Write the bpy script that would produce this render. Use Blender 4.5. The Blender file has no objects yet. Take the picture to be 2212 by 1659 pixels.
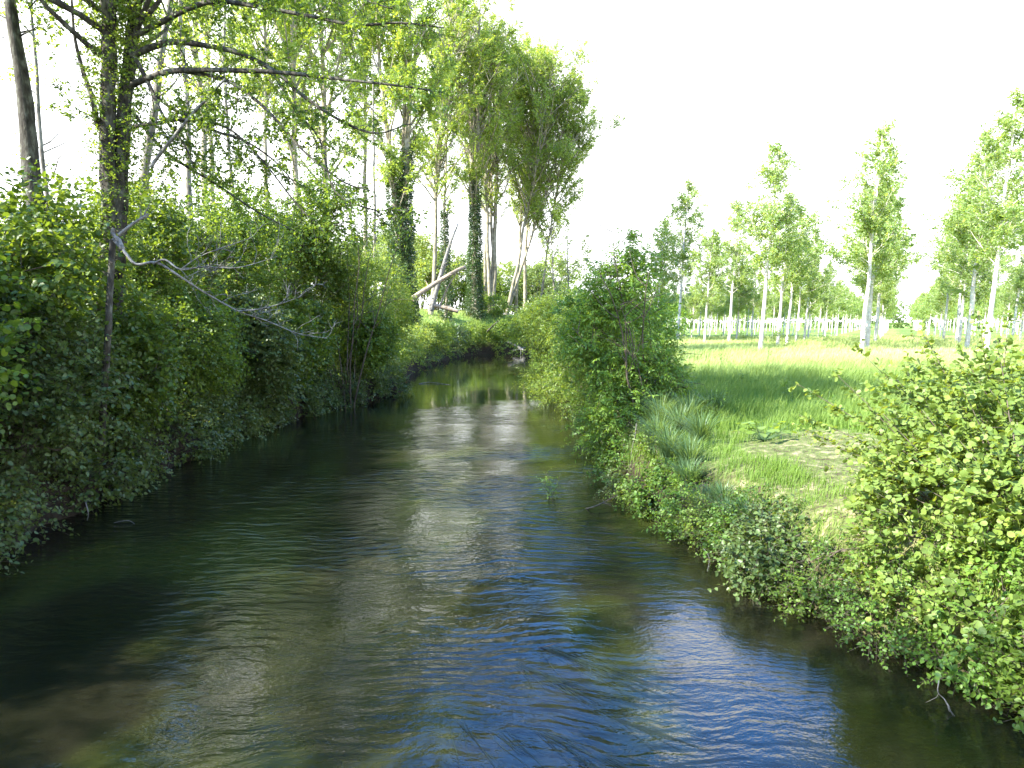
import bpy, math, random
import numpy as np
from mathutils import Vector, Matrix

scene = bpy.context.scene
col = scene.collection
rad = math.radians

# ------------------------------------------------------------------ camera
CAM_H = 4.0
F, CX, CY, HOR = 1534.0, 1106.0, 829.5, 695.0      # focal length / centre / horizon measured on a 2212 px wide view
PITCH = math.atan((CY - HOR) / F)
cam_d = bpy.data.cameras.new("camera")
cam = bpy.data.objects.new("camera", cam_d)
col.objects.link(cam)
cam.location = (0, 0, CAM_H)
cam.rotation_euler = (rad(90) - PITCH, 0, 0)
cam_d.sensor_width = 36.0
cam_d.lens = 36.0 * F / 2212.0
cam_d.clip_start = 0.05
cam_d.clip_end = 5000
scene.camera = cam

# ------------------------------------------------------------------ world and sun
SUN_AZ = rad(-113)      # direction to the sun, measured from +Y towards +X
SUN_EL = rad(38)
sun_dir = Vector((math.sin(SUN_AZ) * math.cos(SUN_EL), math.cos(SUN_AZ) * math.cos(SUN_EL), math.sin(SUN_EL)))
sd = bpy.data.lights.new("sun", 'SUN')
sd.energy = 5.0
sd.angle = rad(0.5)
sd.color = (1.0, 0.94, 0.84)
so = bpy.data.objects.new("sun", sd)
so.rotation_euler = sun_dir.to_track_quat('Z', 'Y').to_euler()
so.location = (-40, -10, 60)
col.objects.link(so)

world = bpy.data.worlds.new("World")
scene.world = world
world.use_nodes = True
wn, wl = world.node_tree.nodes, world.node_tree.links
wn.clear()
w_out = wn.new('ShaderNodeOutputWorld')
w_bg = wn.new('ShaderNodeBackground')
w_bg.inputs['Strength'].default_value = 0.10
sky = wn.new('ShaderNodeTexSky')
sky.sky_type = 'NISHITA'
sky.sun_disc = False
sky.sun_elevation = SUN_EL
sky.sun_rotation = SUN_AZ
sky.air_density = 1.0
sky.dust_density = 0.6
sky.ozone_density = 2.0
tc = wn.new('ShaderNodeTexCoord')
sep = wn.new('ShaderNodeSeparateXYZ')
wl.new(tc.outputs['Generated'], sep.inputs[0])
nz = wn.new('ShaderNodeTexNoise')
nz.inputs['Scale'].default_value = 2.6
nz.inputs['Detail'].default_value = 6
nz.inputs['Roughness'].default_value = 0.55
mp = wn.new('ShaderNodeMapping')
mp.inputs['Scale'].default_value = (1, 1, 2.4)
mp.inputs['Location'].default_value = (3.1, 0.4, 1.7)
wl.new(tc.outputs['Generated'], mp.inputs[0])
wl.new(mp.outputs[0], nz.inputs['Vector'])
def wmath(op, a, b=None, c=None):
    n = wn.new('ShaderNodeMath'); n.operation = op
    for i, v in enumerate((a, b, c)):
        if v is None: continue
        if isinstance(v, (int, float)): n.inputs[i].default_value = v
        else: wl.new(v, n.inputs[i])
    return n.outputs[0]
hz = wn.new('ShaderNodeMapRange'); hz.interpolation_type = 'SMOOTHSTEP'
hz.inputs['From Min'].default_value = 0.41
hz.inputs['From Max'].default_value = 0.45
hz.inputs['To Min'].default_value = 1.0
hz.inputs['To Max'].default_value = 0.0
wl.new(wmath('MULTIPLY_ADD', nz.outputs['Fac'], -0.30, wmath('ADD', sep.outputs['Z'], 0.15)), hz.inputs['Value'])
nthr = wn.new('ShaderNodeMapRange'); nthr.interpolation_type = 'SMOOTHSTEP'
nthr.inputs['From Min'].default_value = 0.54
nthr.inputs['From Max'].default_value = 0.72
wl.new(nz.outputs['Fac'], nthr.inputs['Value'])
cloudf = wmath('MAXIMUM', hz.outputs[0], wmath('MULTIPLY', nthr.outputs[0], 0.8))
wmix = wn.new('ShaderNodeMix'); wmix.data_type = 'RGBA'
wl.new(cloudf, wmix.inputs['Factor'])
wblue = wn.new('ShaderNodeMix'); wblue.data_type = 'RGBA'; wblue.blend_type = 'MULTIPLY'; wblue.inputs['Factor'].default_value = 1.0
wl.new(sky.outputs[0], wblue.inputs[6])
wblue.inputs[7].default_value = (0.8, 1.55, 2.3, 1)      # clear deep blue between the clouds
wl.new(wblue.outputs[2], wmix.inputs[6])
wwhite = wn.new('ShaderNodeMix'); wwhite.data_type = 'RGBA'
wl.new(hz.outputs[0], wwhite.inputs['Factor'])
wwhite.inputs[6].default_value = (2.5, 2.6, 2.8, 1)       # cloud overhead
wwhite.inputs[7].default_value = (6.2, 6.3, 6.5, 1)       # bright hazy cloud towards the horizon
wl.new(wwhite.outputs[2], wmix.inputs[7])
wl.new(wmix.outputs[2], w_bg.inputs['Color'])
wl.new(w_bg.outputs[0], w_out.inputs['Surface'])

vs = scene.view_settings
vs.view_transform = 'Standard'
vs.look = 'None'
vs.exposure = 2.5
vs.gamma = 1.0
vs.use_curve_mapping = False
scene.render.engine = 'CYCLES'
scene.cycles.max_bounces = 7
scene.cycles.diffuse_bounces = 3
scene.cycles.transmission_bounces = 4
scene.cycles.transparent_max_bounces = 8

# ------------------------------------------------------------------ helpers
UP = np.array([0, 0, 1.0])
def ray(u, v):
    x, y, z = (u - CX) / F, 1.0, -(v - CY) / F
    c, s = math.cos(PITCH), math.sin(PITCH)
    return np.array([x, y * c + z * s, -y * s + z * c])
def at(u, v, depth):
    """a place at that distance ahead of the bridge"""
    r = ray(u, v)
    return np.array([0, 0, CAM_H]) + r * (depth / r[1])
def onplane(u, v, z=0.0):
    r = ray(u, v)
    return np.array([0, 0, CAM_H]) + r * ((z - CAM_H) / r[2])
def norm(a):
    a = np.asarray(a, float)
    return a / np.maximum(np.linalg.norm(a, axis=-1, keepdims=True), 1e-9)

class Geo:
    """collects vertices and polygons of one mesh"""
    def __init__(self):
        self.v, self.f, self.r, self.h, self.n = [], [], [], [], 0
    def add(self, V, faces, rnd=None, h=None):
        V = np.asarray(V, float).reshape(-1, 3)
        self.v.append(V)
        self.f += [np.asarray(f) + self.n for f in faces]      # list of 2D index arrays
        self.r.append(np.full(len(V), 0.5) if rnd is None else np.asarray(rnd))
        self.h.append(np.zeros(len(V)) if h is None else np.asarray(h))
        self.n += len(V)
    def tube(self, P, R, k=6, cap=True, rough=0.0, rng=None):
        P = np.asarray(P, float); R = np.asarray(R, float); n = len(P)
        T = np.empty_like(P); T[1:-1] = P[2:] - P[:-2]; T[0] = P[1] - P[0]; T[-1] = P[-1] - P[-2]
        T = norm(T)
        a = np.array([1.0, 0, 0]) if abs(T[0][0]) < 0.8 else np.array([0, 1.0, 0])
        U = np.empty_like(P); U[0] = norm(np.cross(T[0], a))
        for i in range(1, n):
            w = U[i-1] - T[i] * np.dot(U[i-1], T[i]); U[i] = norm(w)
        W = np.cross(T, U)
        ang = np.arange(k) * 2 * math.pi / k
        RR = R[:, None] * np.ones(k)[None]
        if rough and rng is not None:
            RR = RR * (1 + rough * rng.standard_normal((n, k)))
        V = P[:, None] + RR[..., None] * (np.cos(ang)[None, :, None] * U[:, None] + np.sin(ang)[None, :, None] * W[:, None])
        i = np.arange(n - 1)[:, None] * k; j = np.arange(k)[None]; j2 = (j + 1) % k
        q = np.stack([i + j, i + j2, i + k + j2, i + k + j], -1).reshape(-1, 4)
        fs = [q]
        if cap: fs.append(np.arange(k)[None] + (n - 1) * k)
        self.add(V.reshape(-1, 3), fs)
    def sticks(self, A, B, ra, rb):
        """many straight three sided twigs at once"""
        A = np.asarray(A, float); B = np.asarray(B, float); m = len(A)
        if m == 0: return
        T = norm(B - A); X = norm(np.cross(T, norm(np.array([0.31, 0.53, 0.2]) + 0 * T))); Y = np.cross(T, X)
        V = np.empty((m, 6, 3))
        for s in range(3):
            c, sn = math.cos(s * 2.0944), math.sin(s * 2.0944)
            o = X * c + Y * sn
            V[:, s] = A + o * np.reshape(ra, (-1, 1)); V[:, 3 + s] = B + o * np.reshape(rb, (-1, 1))
        b = np.arange(m)[:, None] * 6
        fs = [np.concatenate([b + s, b + (s + 1) % 3, b + 3 + (s + 1) % 3, b + 3 + s], 1) for s in range(3)]
        self.add(V.reshape(-1, 3), fs)
    def build(self, name, mat, parent=None, smooth=False, disp=None):
        me = bpy.data.meshes.new(name)
        if self.n:
            V = np.concatenate(self.v).astype(np.float32)
            fl = [f for f in self.f if len(f)]
            sizes = np.concatenate([np.full(len(f), f.shape[1]) for f in fl])
            loops = np.concatenate([f.reshape(-1) for f in fl])
            me.vertices.add(len(V)); me.vertices.foreach_set('co', V.ravel())
            me.loops.add(len(loops)); me.loops.foreach_set('vertex_index', loops.astype(np.int32))
            me.polygons.add(len(sizes))
            st = np.concatenate([[0], np.cumsum(sizes)[:-1]]).astype(np.int32)
            me.polygons.foreach_set('loop_start', st)
            me.polygons.foreach_set('loop_total', sizes.astype(np.int32))
            if smooth: me.polygons.foreach_set('use_smooth', np.ones(len(sizes), bool))
            at_ = me.attributes.new('rnd', 'FLOAT', 'POINT'); at_.data.foreach_set('value', np.concatenate(self.r).astype(np.float32))
            ah = me.attributes.new('hgt', 'FLOAT', 'POINT'); ah.data.foreach_set('value', np.concatenate(self.h).astype(np.float32))
            me.update(calc_edges=True)
        me.materials.append(mat)
        o = bpy.data.objects.new(name, me)
        col.objects.link(o)
        if parent is not None: o.parent = parent
        return o

def local(g, origin):
    """move the collected vertices so that the thing's base is their origin"""
    for V in g.v: V -= np.asarray(origin)
    return g
def tag(o, label=None, cat=None, group=None, kind=None):
    if label: o['label'] = label
    if cat: o['category'] = cat
    if group: o['group'] = group
    if kind: o['kind'] = kind
    return o
def empty(name, loc, label, cat, group=None):
    o = bpy.data.objects.new(name, None)
    col.objects.link(o)
    o.empty_display_size = 0.3
    o.location = tuple(float(c) for c in loc)
    return tag(o, label, cat, group)
def assemble(name, origin, label, cat, parts, group=None):
    """parts: (part name, Geo, material, smooth)"""
    root = empty(name, origin, label, cat, group)
    for pn, g, m, sm in parts:
        if g.n: local(g, origin).build(pn, m, root, sm)
    return root
def copy_thing(o, loc, rz, sc, label=None, group=None):
    c = o.copy(); col.objects.link(c)
    for ch in list(o.children):
        k = ch.copy(); col.objects.link(k); k.parent = c
    c.location = loc; c.rotation_euler = (c.rotation_euler[0], c.rotation_euler[1], rz); c.scale = sc
    if label: c['label'] = label
    if group: c['group'] = group
    return c

# ------------------------------------------------------------------ materials
def newmat(name):
    m = bpy.data.materials.new(name); m.use_nodes = True
    n = m.node_tree.nodes; n.clear()
    return m, n, m.node_tree.links
def N(n, l, typ, ins={}, **props):
    x = n.new(typ)
    for k, v in props.items(): setattr(x, k, v)
    for k, v in ins.items():
        if hasattr(v, 'is_linked'): l.new(v, x.inputs[k])
        else: x.inputs[k].default_value = v
    return x
def ramp(n, l, fac, stops, interp='LINEAR'):
    r = n.new('ShaderNodeValToRGB'); r.color_ramp.interpolation = interp
    while len(r.color_ramp.elements) < len(stops): r.color_ramp.elements.new(0.5)
    for e, (p, c) in zip(r.color_ramp.elements, stops):
        e.position = p; e.color = (*c, 1)
    l.new(fac, r.inputs[0])
    return r.outputs[0]

def leaf_mat(name, dark, mid, light, trans=0.4, tboost=1.6, gloss=0.35, rough=0.45):
    m, n, l = newmat(name)
    out = n.new('ShaderNodeOutputMaterial')
    a = N(n, l, 'ShaderNodeAttribute', attribute_name='rnd')
    geo = n.new('ShaderNodeNewGeometry')
    ns = N(n, l, 'ShaderNodeTexNoise', {'Vector': geo.outputs['Position'], 'Scale': 0.9, 'Detail': 2.0})
    mm = N(n, l, 'ShaderNodeMath', {0: ns.outputs['Fac'], 1: 0.9}, operation='MULTIPLY')
    m2 = N(n, l, 'ShaderNodeMath', {0: a.outputs['Fac'], 1: 0.55, 2: mm.outputs[0]}, operation='MULTIPLY_ADD')
    m3 = N(n, l, 'ShaderNodeMath', {0: m2.outputs[0], 1: 0.22}, operation='SUBTRACT')
    c = ramp(n, l, m3.outputs[0], [(0.0, dark), (0.5, mid), (1.0, light)])
    p = N(n, l, 'ShaderNodeBsdfPrincipled', {'Base Color': c, 'Roughness': rough, 'Specular IOR Level': gloss})
    tcx = N(n, l, 'ShaderNodeMix', {'Factor': 1.0, 6: c, 7: (1.55 * tboost, 1.25 * tboost, 0.45 * tboost, 1)}, data_type='RGBA', blend_type='MULTIPLY', clamp_result=False)
    t = N(n, l, 'ShaderNodeBsdfTranslucent', {'Color': tcx.outputs[2]})
    mx = N(n, l, 'ShaderNodeMixShader', {0: trans, 1: p.outputs[0], 2: t.outputs[0]})
    l.new(mx.outputs[0], out.inputs['Surface'])
    return m

M = {}
M['bush'] = leaf_mat('bush_leaves', (0.043, 0.078, 0.015), (0.087, 0.153, 0.024), (0.167, 0.247, 0.039), 0.45)
M['hazel'] = leaf_mat('hazel_leaves', (0.035, 0.064, 0.012), (0.069, 0.121, 0.018), (0.144, 0.207, 0.030), 0.40)
M['mix'] = leaf_mat('thicket_leaves', (0.037, 0.063, 0.018), (0.068, 0.110, 0.030), (0.132, 0.179, 0.050), 0.35)
M['bramble'] = leaf_mat('bramble_leaves', (0.033, 0.070, 0.013), (0.070, 0.138, 0.021), (0.123, 0.217, 0.032), 0.40)
M['willow'] = leaf_mat('willow_leaves', (0.086, 0.132, 0.036), (0.149, 0.218, 0.054), (0.230, 0.299, 0.084), 0.45)
M['poplar'] = leaf_mat('poplar_leaves', (0.086, 0.143, 0.033), (0.164, 0.245, 0.056), (0.284, 0.364, 0.092), 0.52)
M['young_poplar'] = leaf_mat('young_poplar_leaves', (0.089, 0.151, 0.052), (0.162, 0.245, 0.081), (0.276, 0.359, 0.141), 0.50)
M['alder'] = leaf_mat('alder_leaves', (0.070, 0.112, 0.024), (0.123, 0.186, 0.036), (0.208, 0.271, 0.052), 0.38, gloss=0.3, rough=0.5)
M['ash'] = leaf_mat('ash_leaves', (0.062, 0.122, 0.025), (0.120, 0.218, 0.035), (0.202, 0.323, 0.050), 0.42)
M['elder'] = leaf_mat('elder_leaves', (0.066, 0.119, 0.020), (0.115, 0.184, 0.030), (0.187, 0.259, 0.047), 0.45)
M['ivy'] = leaf_mat('ivy_leaves', (0.018, 0.040, 0.012), (0.036, 0.072, 0.018), (0.075, 0.12, 0.03), 0.25, gloss=0.6, rough=0.35)
M['sedge'] = leaf_mat('sedge_blades', (0.035, 0.074, 0.034), (0.074, 0.137, 0.059), (0.137, 0.214, 0.098), 0.35)
M['weed'] = leaf_mat('water_weed', (0.008, 0.012, 0.005), (0.014, 0.022, 0.008), (0.03, 0.042, 0.016), 0.2)
M['far'] = leaf_mat('far_leaves', (0.055, 0.095, 0.03), (0.095, 0.15, 0.045), (0.15, 0.21, 0.07), 0.40)

def bark_mat(name, c1, c2, c3, scale=6.0, stretch=(1, 1, 0.25), bump=0.5, rough=0.9, spots=0.0):
    m, n, l = newmat(name)
    out = n.new('ShaderNodeOutputMaterial')
    g = N(n, l, 'ShaderNodeTexCoord')
    mp = N(n, l, 'ShaderNodeMapping', {'Vector': g.outputs['Object'], 'Scale': stretch})
    a = N(n, l, 'ShaderNodeTexNoise', {'Vector': mp.outputs[0], 'Scale': scale, 'Detail': 6.0, 'Roughness': 0.65})
    b = N(n, l, 'ShaderNodeTexNoise', {'Vector': g.outputs['Object'], 'Scale': scale * 0.35, 'Detail': 3.0})
    s = N(n, l, 'ShaderNodeMath', {0: a.outputs['Fac'], 1: 0.65}, operation='MULTIPLY')
    s2 = N(n, l, 'ShaderNodeMath', {0: b.outputs['Fac'], 1: 0.35, 2: s.outputs[0]}, operation='MULTIPLY_ADD')
    c = ramp(n, l, s2.outputs[0], [(0.36, c1), (0.5, c2), (0.64, c3)])
    bp = N(n, l, 'ShaderNodeBump', {'Height': a.outputs['Fac'], 'Strength': bump, 'Distance': 0.04})
    p = N(n, l, 'ShaderNodeBsdfPrincipled', {'Base Color': c, 'Roughness': rough, 'Specular IOR Level': 0.2, 'Normal': bp.outputs[0]})
    l.new(p.outputs[0], out.inputs['Surface'])
    return m
M['bark_dark'] = bark_mat('dark_mossy_bark', (0.012, 0.010, 0.008), (0.05, 0.046, 0.036), (0.14, 0.145, 0.115), 9, (1, 1, 0.3), 0.9)
M['bark_grey'] = bark_mat('grey_bark', (0.06, 0.052, 0.042), (0.15, 0.138, 0.115), (0.27, 0.26, 0.22), 8, (1, 1, 0.4), 0.6)
M['bark_poplar'] = bark_mat('poplar_bark', (0.09, 0.08, 0.055), (0.22, 0.195, 0.14), (0.36, 0.33, 0.25), 5, (1, 1, 0.3), 0.4)
M['bark_white'] = bark_mat('white_bark', (0.28, 0.25, 0.215), (0.48, 0.45, 0.41), (0.62, 0.60, 0.56), 4, (1, 1, 1.2), 0.3)
M['twig'] = bark_mat('twig_bark', (0.035, 0.028, 0.02), (0.075, 0.062, 0.045), (0.13, 0.11, 0.08), 12)
M['dead'] = bark_mat('dead_grey_wood', (0.055, 0.052, 0.045), (0.15, 0.145, 0.13), (0.26, 0.255, 0.235), 14, (1, 1, 1), 0.6)
M['log'] = bark_mat('bare_log_wood', (0.10, 0.08, 0.055), (0.21, 0.17, 0.125), (0.33, 0.285, 0.22), 7, (1, 1, 1), 0.5)

def grass_mat():
    m, n, l = newmat('meadow_grass')
    out = n.new('ShaderNodeOutputMaterial')
    a = N(n, l, 'ShaderNodeAttribute', attribute_name='rnd')
    h = N(n, l, 'ShaderNodeAttribute', attribute_name='hgt')
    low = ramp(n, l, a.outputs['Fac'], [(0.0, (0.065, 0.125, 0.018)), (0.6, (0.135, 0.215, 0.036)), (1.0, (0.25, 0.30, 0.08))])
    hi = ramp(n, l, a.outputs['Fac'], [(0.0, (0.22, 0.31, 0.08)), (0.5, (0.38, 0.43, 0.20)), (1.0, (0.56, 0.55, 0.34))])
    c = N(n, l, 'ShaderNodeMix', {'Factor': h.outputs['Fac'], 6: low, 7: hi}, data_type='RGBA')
    p = N(n, l, 'ShaderNodeBsdfPrincipled', {'Base Color': c.outputs[2], 'Roughness': 0.6, 'Specular IOR Level': 0.25})
    tcx = N(n, l, 'ShaderNodeMix', {'Factor': 1.0, 6: c.outputs[2], 7: (1.8, 1.7, 0.7, 1)}, data_type='RGBA', blend_type='MULTIPLY', clamp_result=False)
    t = N(n, l, 'ShaderNodeBsdfTranslucent', {'Color': tcx.outputs[2]})
    mx = N(n, l, 'ShaderNodeMixShader', {0: 0.4, 1: p.outputs[0], 2: t.outputs[0]})
    l.new(mx.outputs[0], out.inputs['Surface'])
    return m
M['grass'] = grass_mat()

def ground_mat():
    m, n, l = newmat('ground')
    out = n.new('ShaderNodeOutputMaterial')
    g = n.new('ShaderNodeNewGeometry')
    a = N(n, l, 'ShaderNodeTexNoise', {'Vector': g.outputs['Position'], 'Scale': 0.25, 'Detail': 5.0})
    b = N(n, l, 'ShaderNodeTexNoise', {'Vector': g.outputs['Position'], 'Scale': 5.0, 'Detail': 6.0, 'Roughness': 0.7})
    s = N(n, l, 'ShaderNodeMath', {0: b.outputs['Fac'], 1: 0.6}, operation='MULTIPLY')
    s2 = N(n, l, 'ShaderNodeMath', {0: a.outputs['Fac'], 1: 0.4, 2: s.outputs[0]}, operation='MULTIPLY_ADD')
    gr = ramp(n, l, s2.outputs[0], [(0.3, (0.07, 0.12, 0.025)), (0.5, (0.15, 0.23, 0.05)), (0.7, (0.27, 0.33, 0.11))])
    soil = ramp(n, l, b.outputs['Fac'], [(0.3, (0.018, 0.014, 0.009)), (0.7, (0.052, 0.040, 0.026))])
    straw = ramp(n, l, b.outputs['Fac'], [(0.38, (0.060, 0.045, 0.030)), (0.47, (0.085, 0.11, 0.03)), (0.54, (0.12, 0.125, 0.05)), (0.64, (0.24, 0.20, 0.125))])
    att = N(n, l, 'ShaderNodeAttribute', attribute_name='rnd')      # bare soil on the bank faces
    ath = N(n, l, 'ShaderNodeAttribute', attribute_name='hgt')      # trodden clearing
    m1 = N(n, l, 'ShaderNodeMix', {'Factor': att.outputs['Fac'], 6: gr, 7: soil}, data_type='RGBA')
    m2 = N(n, l, 'ShaderNodeMix', {'Factor': ath.outputs['Fac'], 6: m1.outputs[2], 7: straw}, data_type='RGBA')
    bp = N(n, l, 'ShaderNodeBump', {'Height': b.outputs['Fac'], 'Strength': 0.8, 'Distance': 0.12})
    p = N(n, l, 'ShaderNodeBsdfPrincipled', {'Base Color': m2.outputs[2], 'Roughness': 0.95, 'Specular IOR Level': 0.1, 'Normal': bp.outputs[0]})
    l.new(p.outputs[0], out.inputs['Surface'])
    return m
M['ground'] = ground_mat()

def water_mat():
    m, n, l = newmat('river_water')
    out = n.new('ShaderNodeOutputMaterial')
    g = n.new('ShaderNodeNewGeometry')
    def mapped(scale, rot):
        return N(n, l, 'ShaderNodeMapping', {'Vector': g.outputs['Position'], 'Scale': scale, 'Rotation': (0, 0, rot)}).outputs[0]
    # wind and current ripples: crests across the flow, short and uneven
    warp = N(n, l, 'ShaderNodeTexNoise', {'Vector': g.outputs['Position'], 'Scale': 0.35, 'Detail': 3.0})
    wv = N(n, l, 'ShaderNodeVectorMath', {0: warp.outputs['Color'], 'Scale': 1.3}, operation='SCALE')
    pv = N(n, l, 'ShaderNodeVectorMath', {0: g.outputs['Position'], 1: wv.outputs[0]}, operation='ADD')
    mp1 = N(n, l, 'ShaderNodeMapping', {'Vector': pv.outputs[0], 'Scale': (1.8, 6.2, 1), 'Rotation': (0, 0, rad(27))})
    n1 = N(n, l, 'ShaderNodeTexNoise', {'Vector': mp1.outputs[0], 'Scale': 1.0, 'Detail': 1.2, 'Roughness': 0.45})
    mp2 = N(n, l, 'ShaderNodeMapping', {'Vector': pv.outputs[0], 'Scale': (6.5, 13.0, 1), 'Rotation': (0, 0, rad(10))})
    n2 = N(n, l, 'ShaderNodeTexNoise', {'Vector': mp2.outputs[0], 'Scale': 1.0, 'Detail': 3.0, 'Roughness': 0.6})
    n3 = N(n, l, 'ShaderNodeTexNoise', {'Vector': g.outputs['Position'], 'Scale': 0.22, 'Detail': 2.0, 'Roughness': 0.5})
    amp = N(n, l, 'ShaderNodeMapRange', {'Value': n3.outputs['Fac'], 'From Min': 0.38, 'From Max': 0.6, 'To Min': 0.15, 'To Max': 1.0}, interpolation_type='SMOOTHSTEP')
    h1 = N(n, l, 'ShaderNodeMath', {0: n2.outputs['Fac'], 1: 0.26, 2: n1.outputs['Fac']}, operation='MULTIPLY_ADD')
    h2 = N(n, l, 'ShaderNodeMath', {0: h1.outputs[0], 1: amp.outputs[0]}, operation='MULTIPLY')
    mp4 = N(n, l, 'ShaderNodeMapping', {'Vector': pv.outputs[0], 'Scale': (13, 24.0, 1), 'Rotation': (0, 0, rad(-12))})
    n4 = N(n, l, 'ShaderNodeTexNoise', {'Vector': mp4.outputs[0], 'Scale': 1.0, 'Detail': 2.0, 'Roughness': 0.5})
    h3 = N(n, l, 'ShaderNodeMath', {0: n4.outputs['Fac'], 1: 0.10, 2: h2.outputs[0]}, operation='MULTIPLY_ADD')
    # the riffle upstream is livelier than the calm pool at the bridge
    sy = N(n, l, 'ShaderNodeSeparateXYZ', {0: g.outputs['Position']})
    riff = N(n, l, 'ShaderNodeMapRange', {'Value': sy.outputs['Y'], 'From Min': 8.0, 'From Max': 14.0, 'To Min': 0.035, 'To Max': 0.060}, interpolation_type='SMOOTHSTEP')
    calm = N(n, l, 'ShaderNodeMapRange', {'Value': sy.outputs['Y'], 'From Min': 22.0, 'From Max': 38.0, 'To Min': 1.0, 'To Max': 0.07}, interpolation_type='SMOOTHSTEP')
    dist = N(n, l, 'ShaderNodeMath', {0: riff.outputs[0], 1: calm.outputs[0]}, operation='MULTIPLY')
    bp = N(n, l, 'ShaderNodeBump', {'Height': h3.outputs[0], 'Strength': 1.0, 'Distance': dist.outputs[0]})
    # silt and weed seen through the water: cloudy browns and olive greens
    s1 = N(n, l, 'ShaderNodeTexNoise', {'Vector': mapped((0.9, 0.45, 1), rad(15)), 'Scale': 0.42, 'Detail': 3.0})
    c = ramp(n, l, s1.outputs['Fac'], [(0.35, (0.005, 0.006, 0.003)), (0.5, (0.010, 0.0095, 0.005)), (0.60, (0.021, 0.025, 0.006)), (0.72, (0.030, 0.034, 0.008))])
    p = N(n, l, 'ShaderNodeBsdfPrincipled', {'Base Color': c, 'Roughness': 0.02, 'Subsurface Weight': 1.0, 'Subsurface Radius': (1.0, 0.9, 0.6), 'Subsurface Scale': 0.35, 'IOR': 1.47, 'Normal': bp.outputs[0]})
    p.subsurface_method = 'BURLEY'
    l.new(p.outputs[0], out.inputs['Surface'])
    return m
M['water'] = water_mat()

# ------------------------------------------------------------------ value noise for shapes
_R = np.random.default_rng(7).random((32, 32, 32))
def vnoise(P, s=1.0):
    Q = np.asarray(P, float) * s + 100.0
    I = np.floor(Q).astype(int); f = Q - I; f = f * f * (3 - 2 * f); I &= 31
    r = 0
    for a in (0, 1):
        for b in (0, 1):
            for c in (0, 1):
                w = (f[..., 0] if a else 1 - f[..., 0]) * (f[..., 1] if b else 1 - f[..., 1]) * (f[..., 2] if c else 1 - f[..., 2])
                r = r + w * _R[(I[..., 0] + a) & 31, (I[..., 1] + b) & 31, (I[..., 2] + c) & 31]
    return r

# ------------------------------------------------------------------ terrain and river
LY = [-30, 0, 8, 12, 15, 20, 25, 31, 39, 46, 58, 72, 82, 87, 90, 94, 98, 104, 112, 130]
LX = [-9.4, -9.2, -8.9, -8.8, -9.1, -9.3, -9.6, -8.6, -6.4, -7.2, -7.9, -7.0, -5.6, -3.6, 0, 6, 10, 12, 12.5, 13]
RY = [-30, 0, 5, 7.1, 8.3, 9.9, 11.7, 13.9, 15.7, 20, 27, 40, 60, 80, 84, 87, 90, 94, 98, 130]
RX = [7.2, 7.0, 6.4, 5.4, 4.7, 4.0, 3.6, 3.2, 2.6, 2.8, 3.1, 3.0, 2.9, 3.0, 4.2, 7, 11, 15, 17, 18]
def xl(y): return np.interp(y, LY, LX) + 0.12 * np.sin(np.asarray(y) * 1.3) + 0.10 * np.sin(np.asarray(y) * 3.1)
def xr(y): return np.interp(y, RY, RX) + 0.07 * np.sin(np.asarray(y) * 1.7) + 0.05 * np.sin(np.asarray(y) * 4.1)
BANK_D = [-60, -1.0, -0.15, 0.0, 0.25, 0.7, 1.6, 4, 8, 400]
def gz(x, y):
    x = np.asarray(x, float); y = np.asarray(y, float)
    dl = xl(y) - x; dr = x - xr(y)
    far = np.interp(y, [0, 35, 50, 62, 85, 110, 135, 1000], [0, 0, 0.35, 1.0, 1.0, 0.8, 0.0, 0])
    zl = np.interp(dl, BANK_D, [-1.1, -0.8, -0.25, 0.0, 0.6, 1.1, 1.5, 2.0, 2.2, 2.2])
    zl = zl + far * np.interp(dl, [0, 1, 4, 9, 40, 90, 500], [0, 0.4, 1.7, 3.0, 2.6, 0.4, 0])
    zr = np.interp(dr, BANK_D, [-1.1, -0.8, -0.25, 0.0, 0.7, 1.2, 1.45, 1.55, 1.6, 1.6])
    z = np.where(dl > 0, zl, np.where(dr > 0, zr, np.minimum(zl, zr)))
    P = np.stack([x, y, 0 * x], -1)
    land = np.clip(np.maximum(dl, dr) * 0.5, 0, 1)
    z = z + land * (vnoise(P, 0.35) - 0.5) * 0.28 + land * (vnoise(P, 1.6) - 0.5) * 0.09
    return z
def clearing(x, y):
    """trodden strip beside the bank"""
    d = np.hypot((x - 5.9 - (y - 12) * 0.12) / 2.7, (y - 12.4) / 5.6)
    n = vnoise(np.stack([x, y, 0 * x], -1), 0.9) - 0.5
    n2 = vnoise(np.stack([x, y, 0 * x], -1), 3.1) - 0.5
    return np.clip((1.0 - d + 0.5 * n + 0.3 * n2) * 3.0, 0, 1)

ys = np.concatenate([np.arange(-30, 0, 2.0), np.arange(0, 40, 0.4), np.arange(40, 132, 1.0), np.array([135, 140, 150, 165, 185, 210, 250, 300, 400, 600, 900, 1500, 2500.])])
off = np.array([2500, 1200, 600, 300, 180, 120, 90, 70, 55, 44, 36, 30, 25, 21, 18, 16, 14, 12.5, 11, 10, 9, 8.2, 7.5, 6.8, 6.1, 5.5, 5, 4.5, 4, 3.5, 3, 2.6, 2.2, 1.8, 1.5, 1.2, .95, .7, .5, .35, .2, .1, 0])
fr = np.linspace(0, 1, 14)[1:-1]
Xs = []
for y in ys:
    a, b = float(xl(min(y, 131))), float(xr(min(y, 131)))
    Xs.append(np.concatenate([a - off, a + (b - a) * fr, b + off[::-1]]))
Xs = np.array(Xs); Ys = np.repeat(ys[:, None], Xs.shape[1], 1)
Zs = gz(Xs, Ys)
closed = np.clip((Ys - 124) / 6, 0, 1)
Zs = Zs * (1 - closed) + np.maximum(Zs, 1.6) * closed
gg = Geo()
nr, nc = Xs.shape
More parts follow.
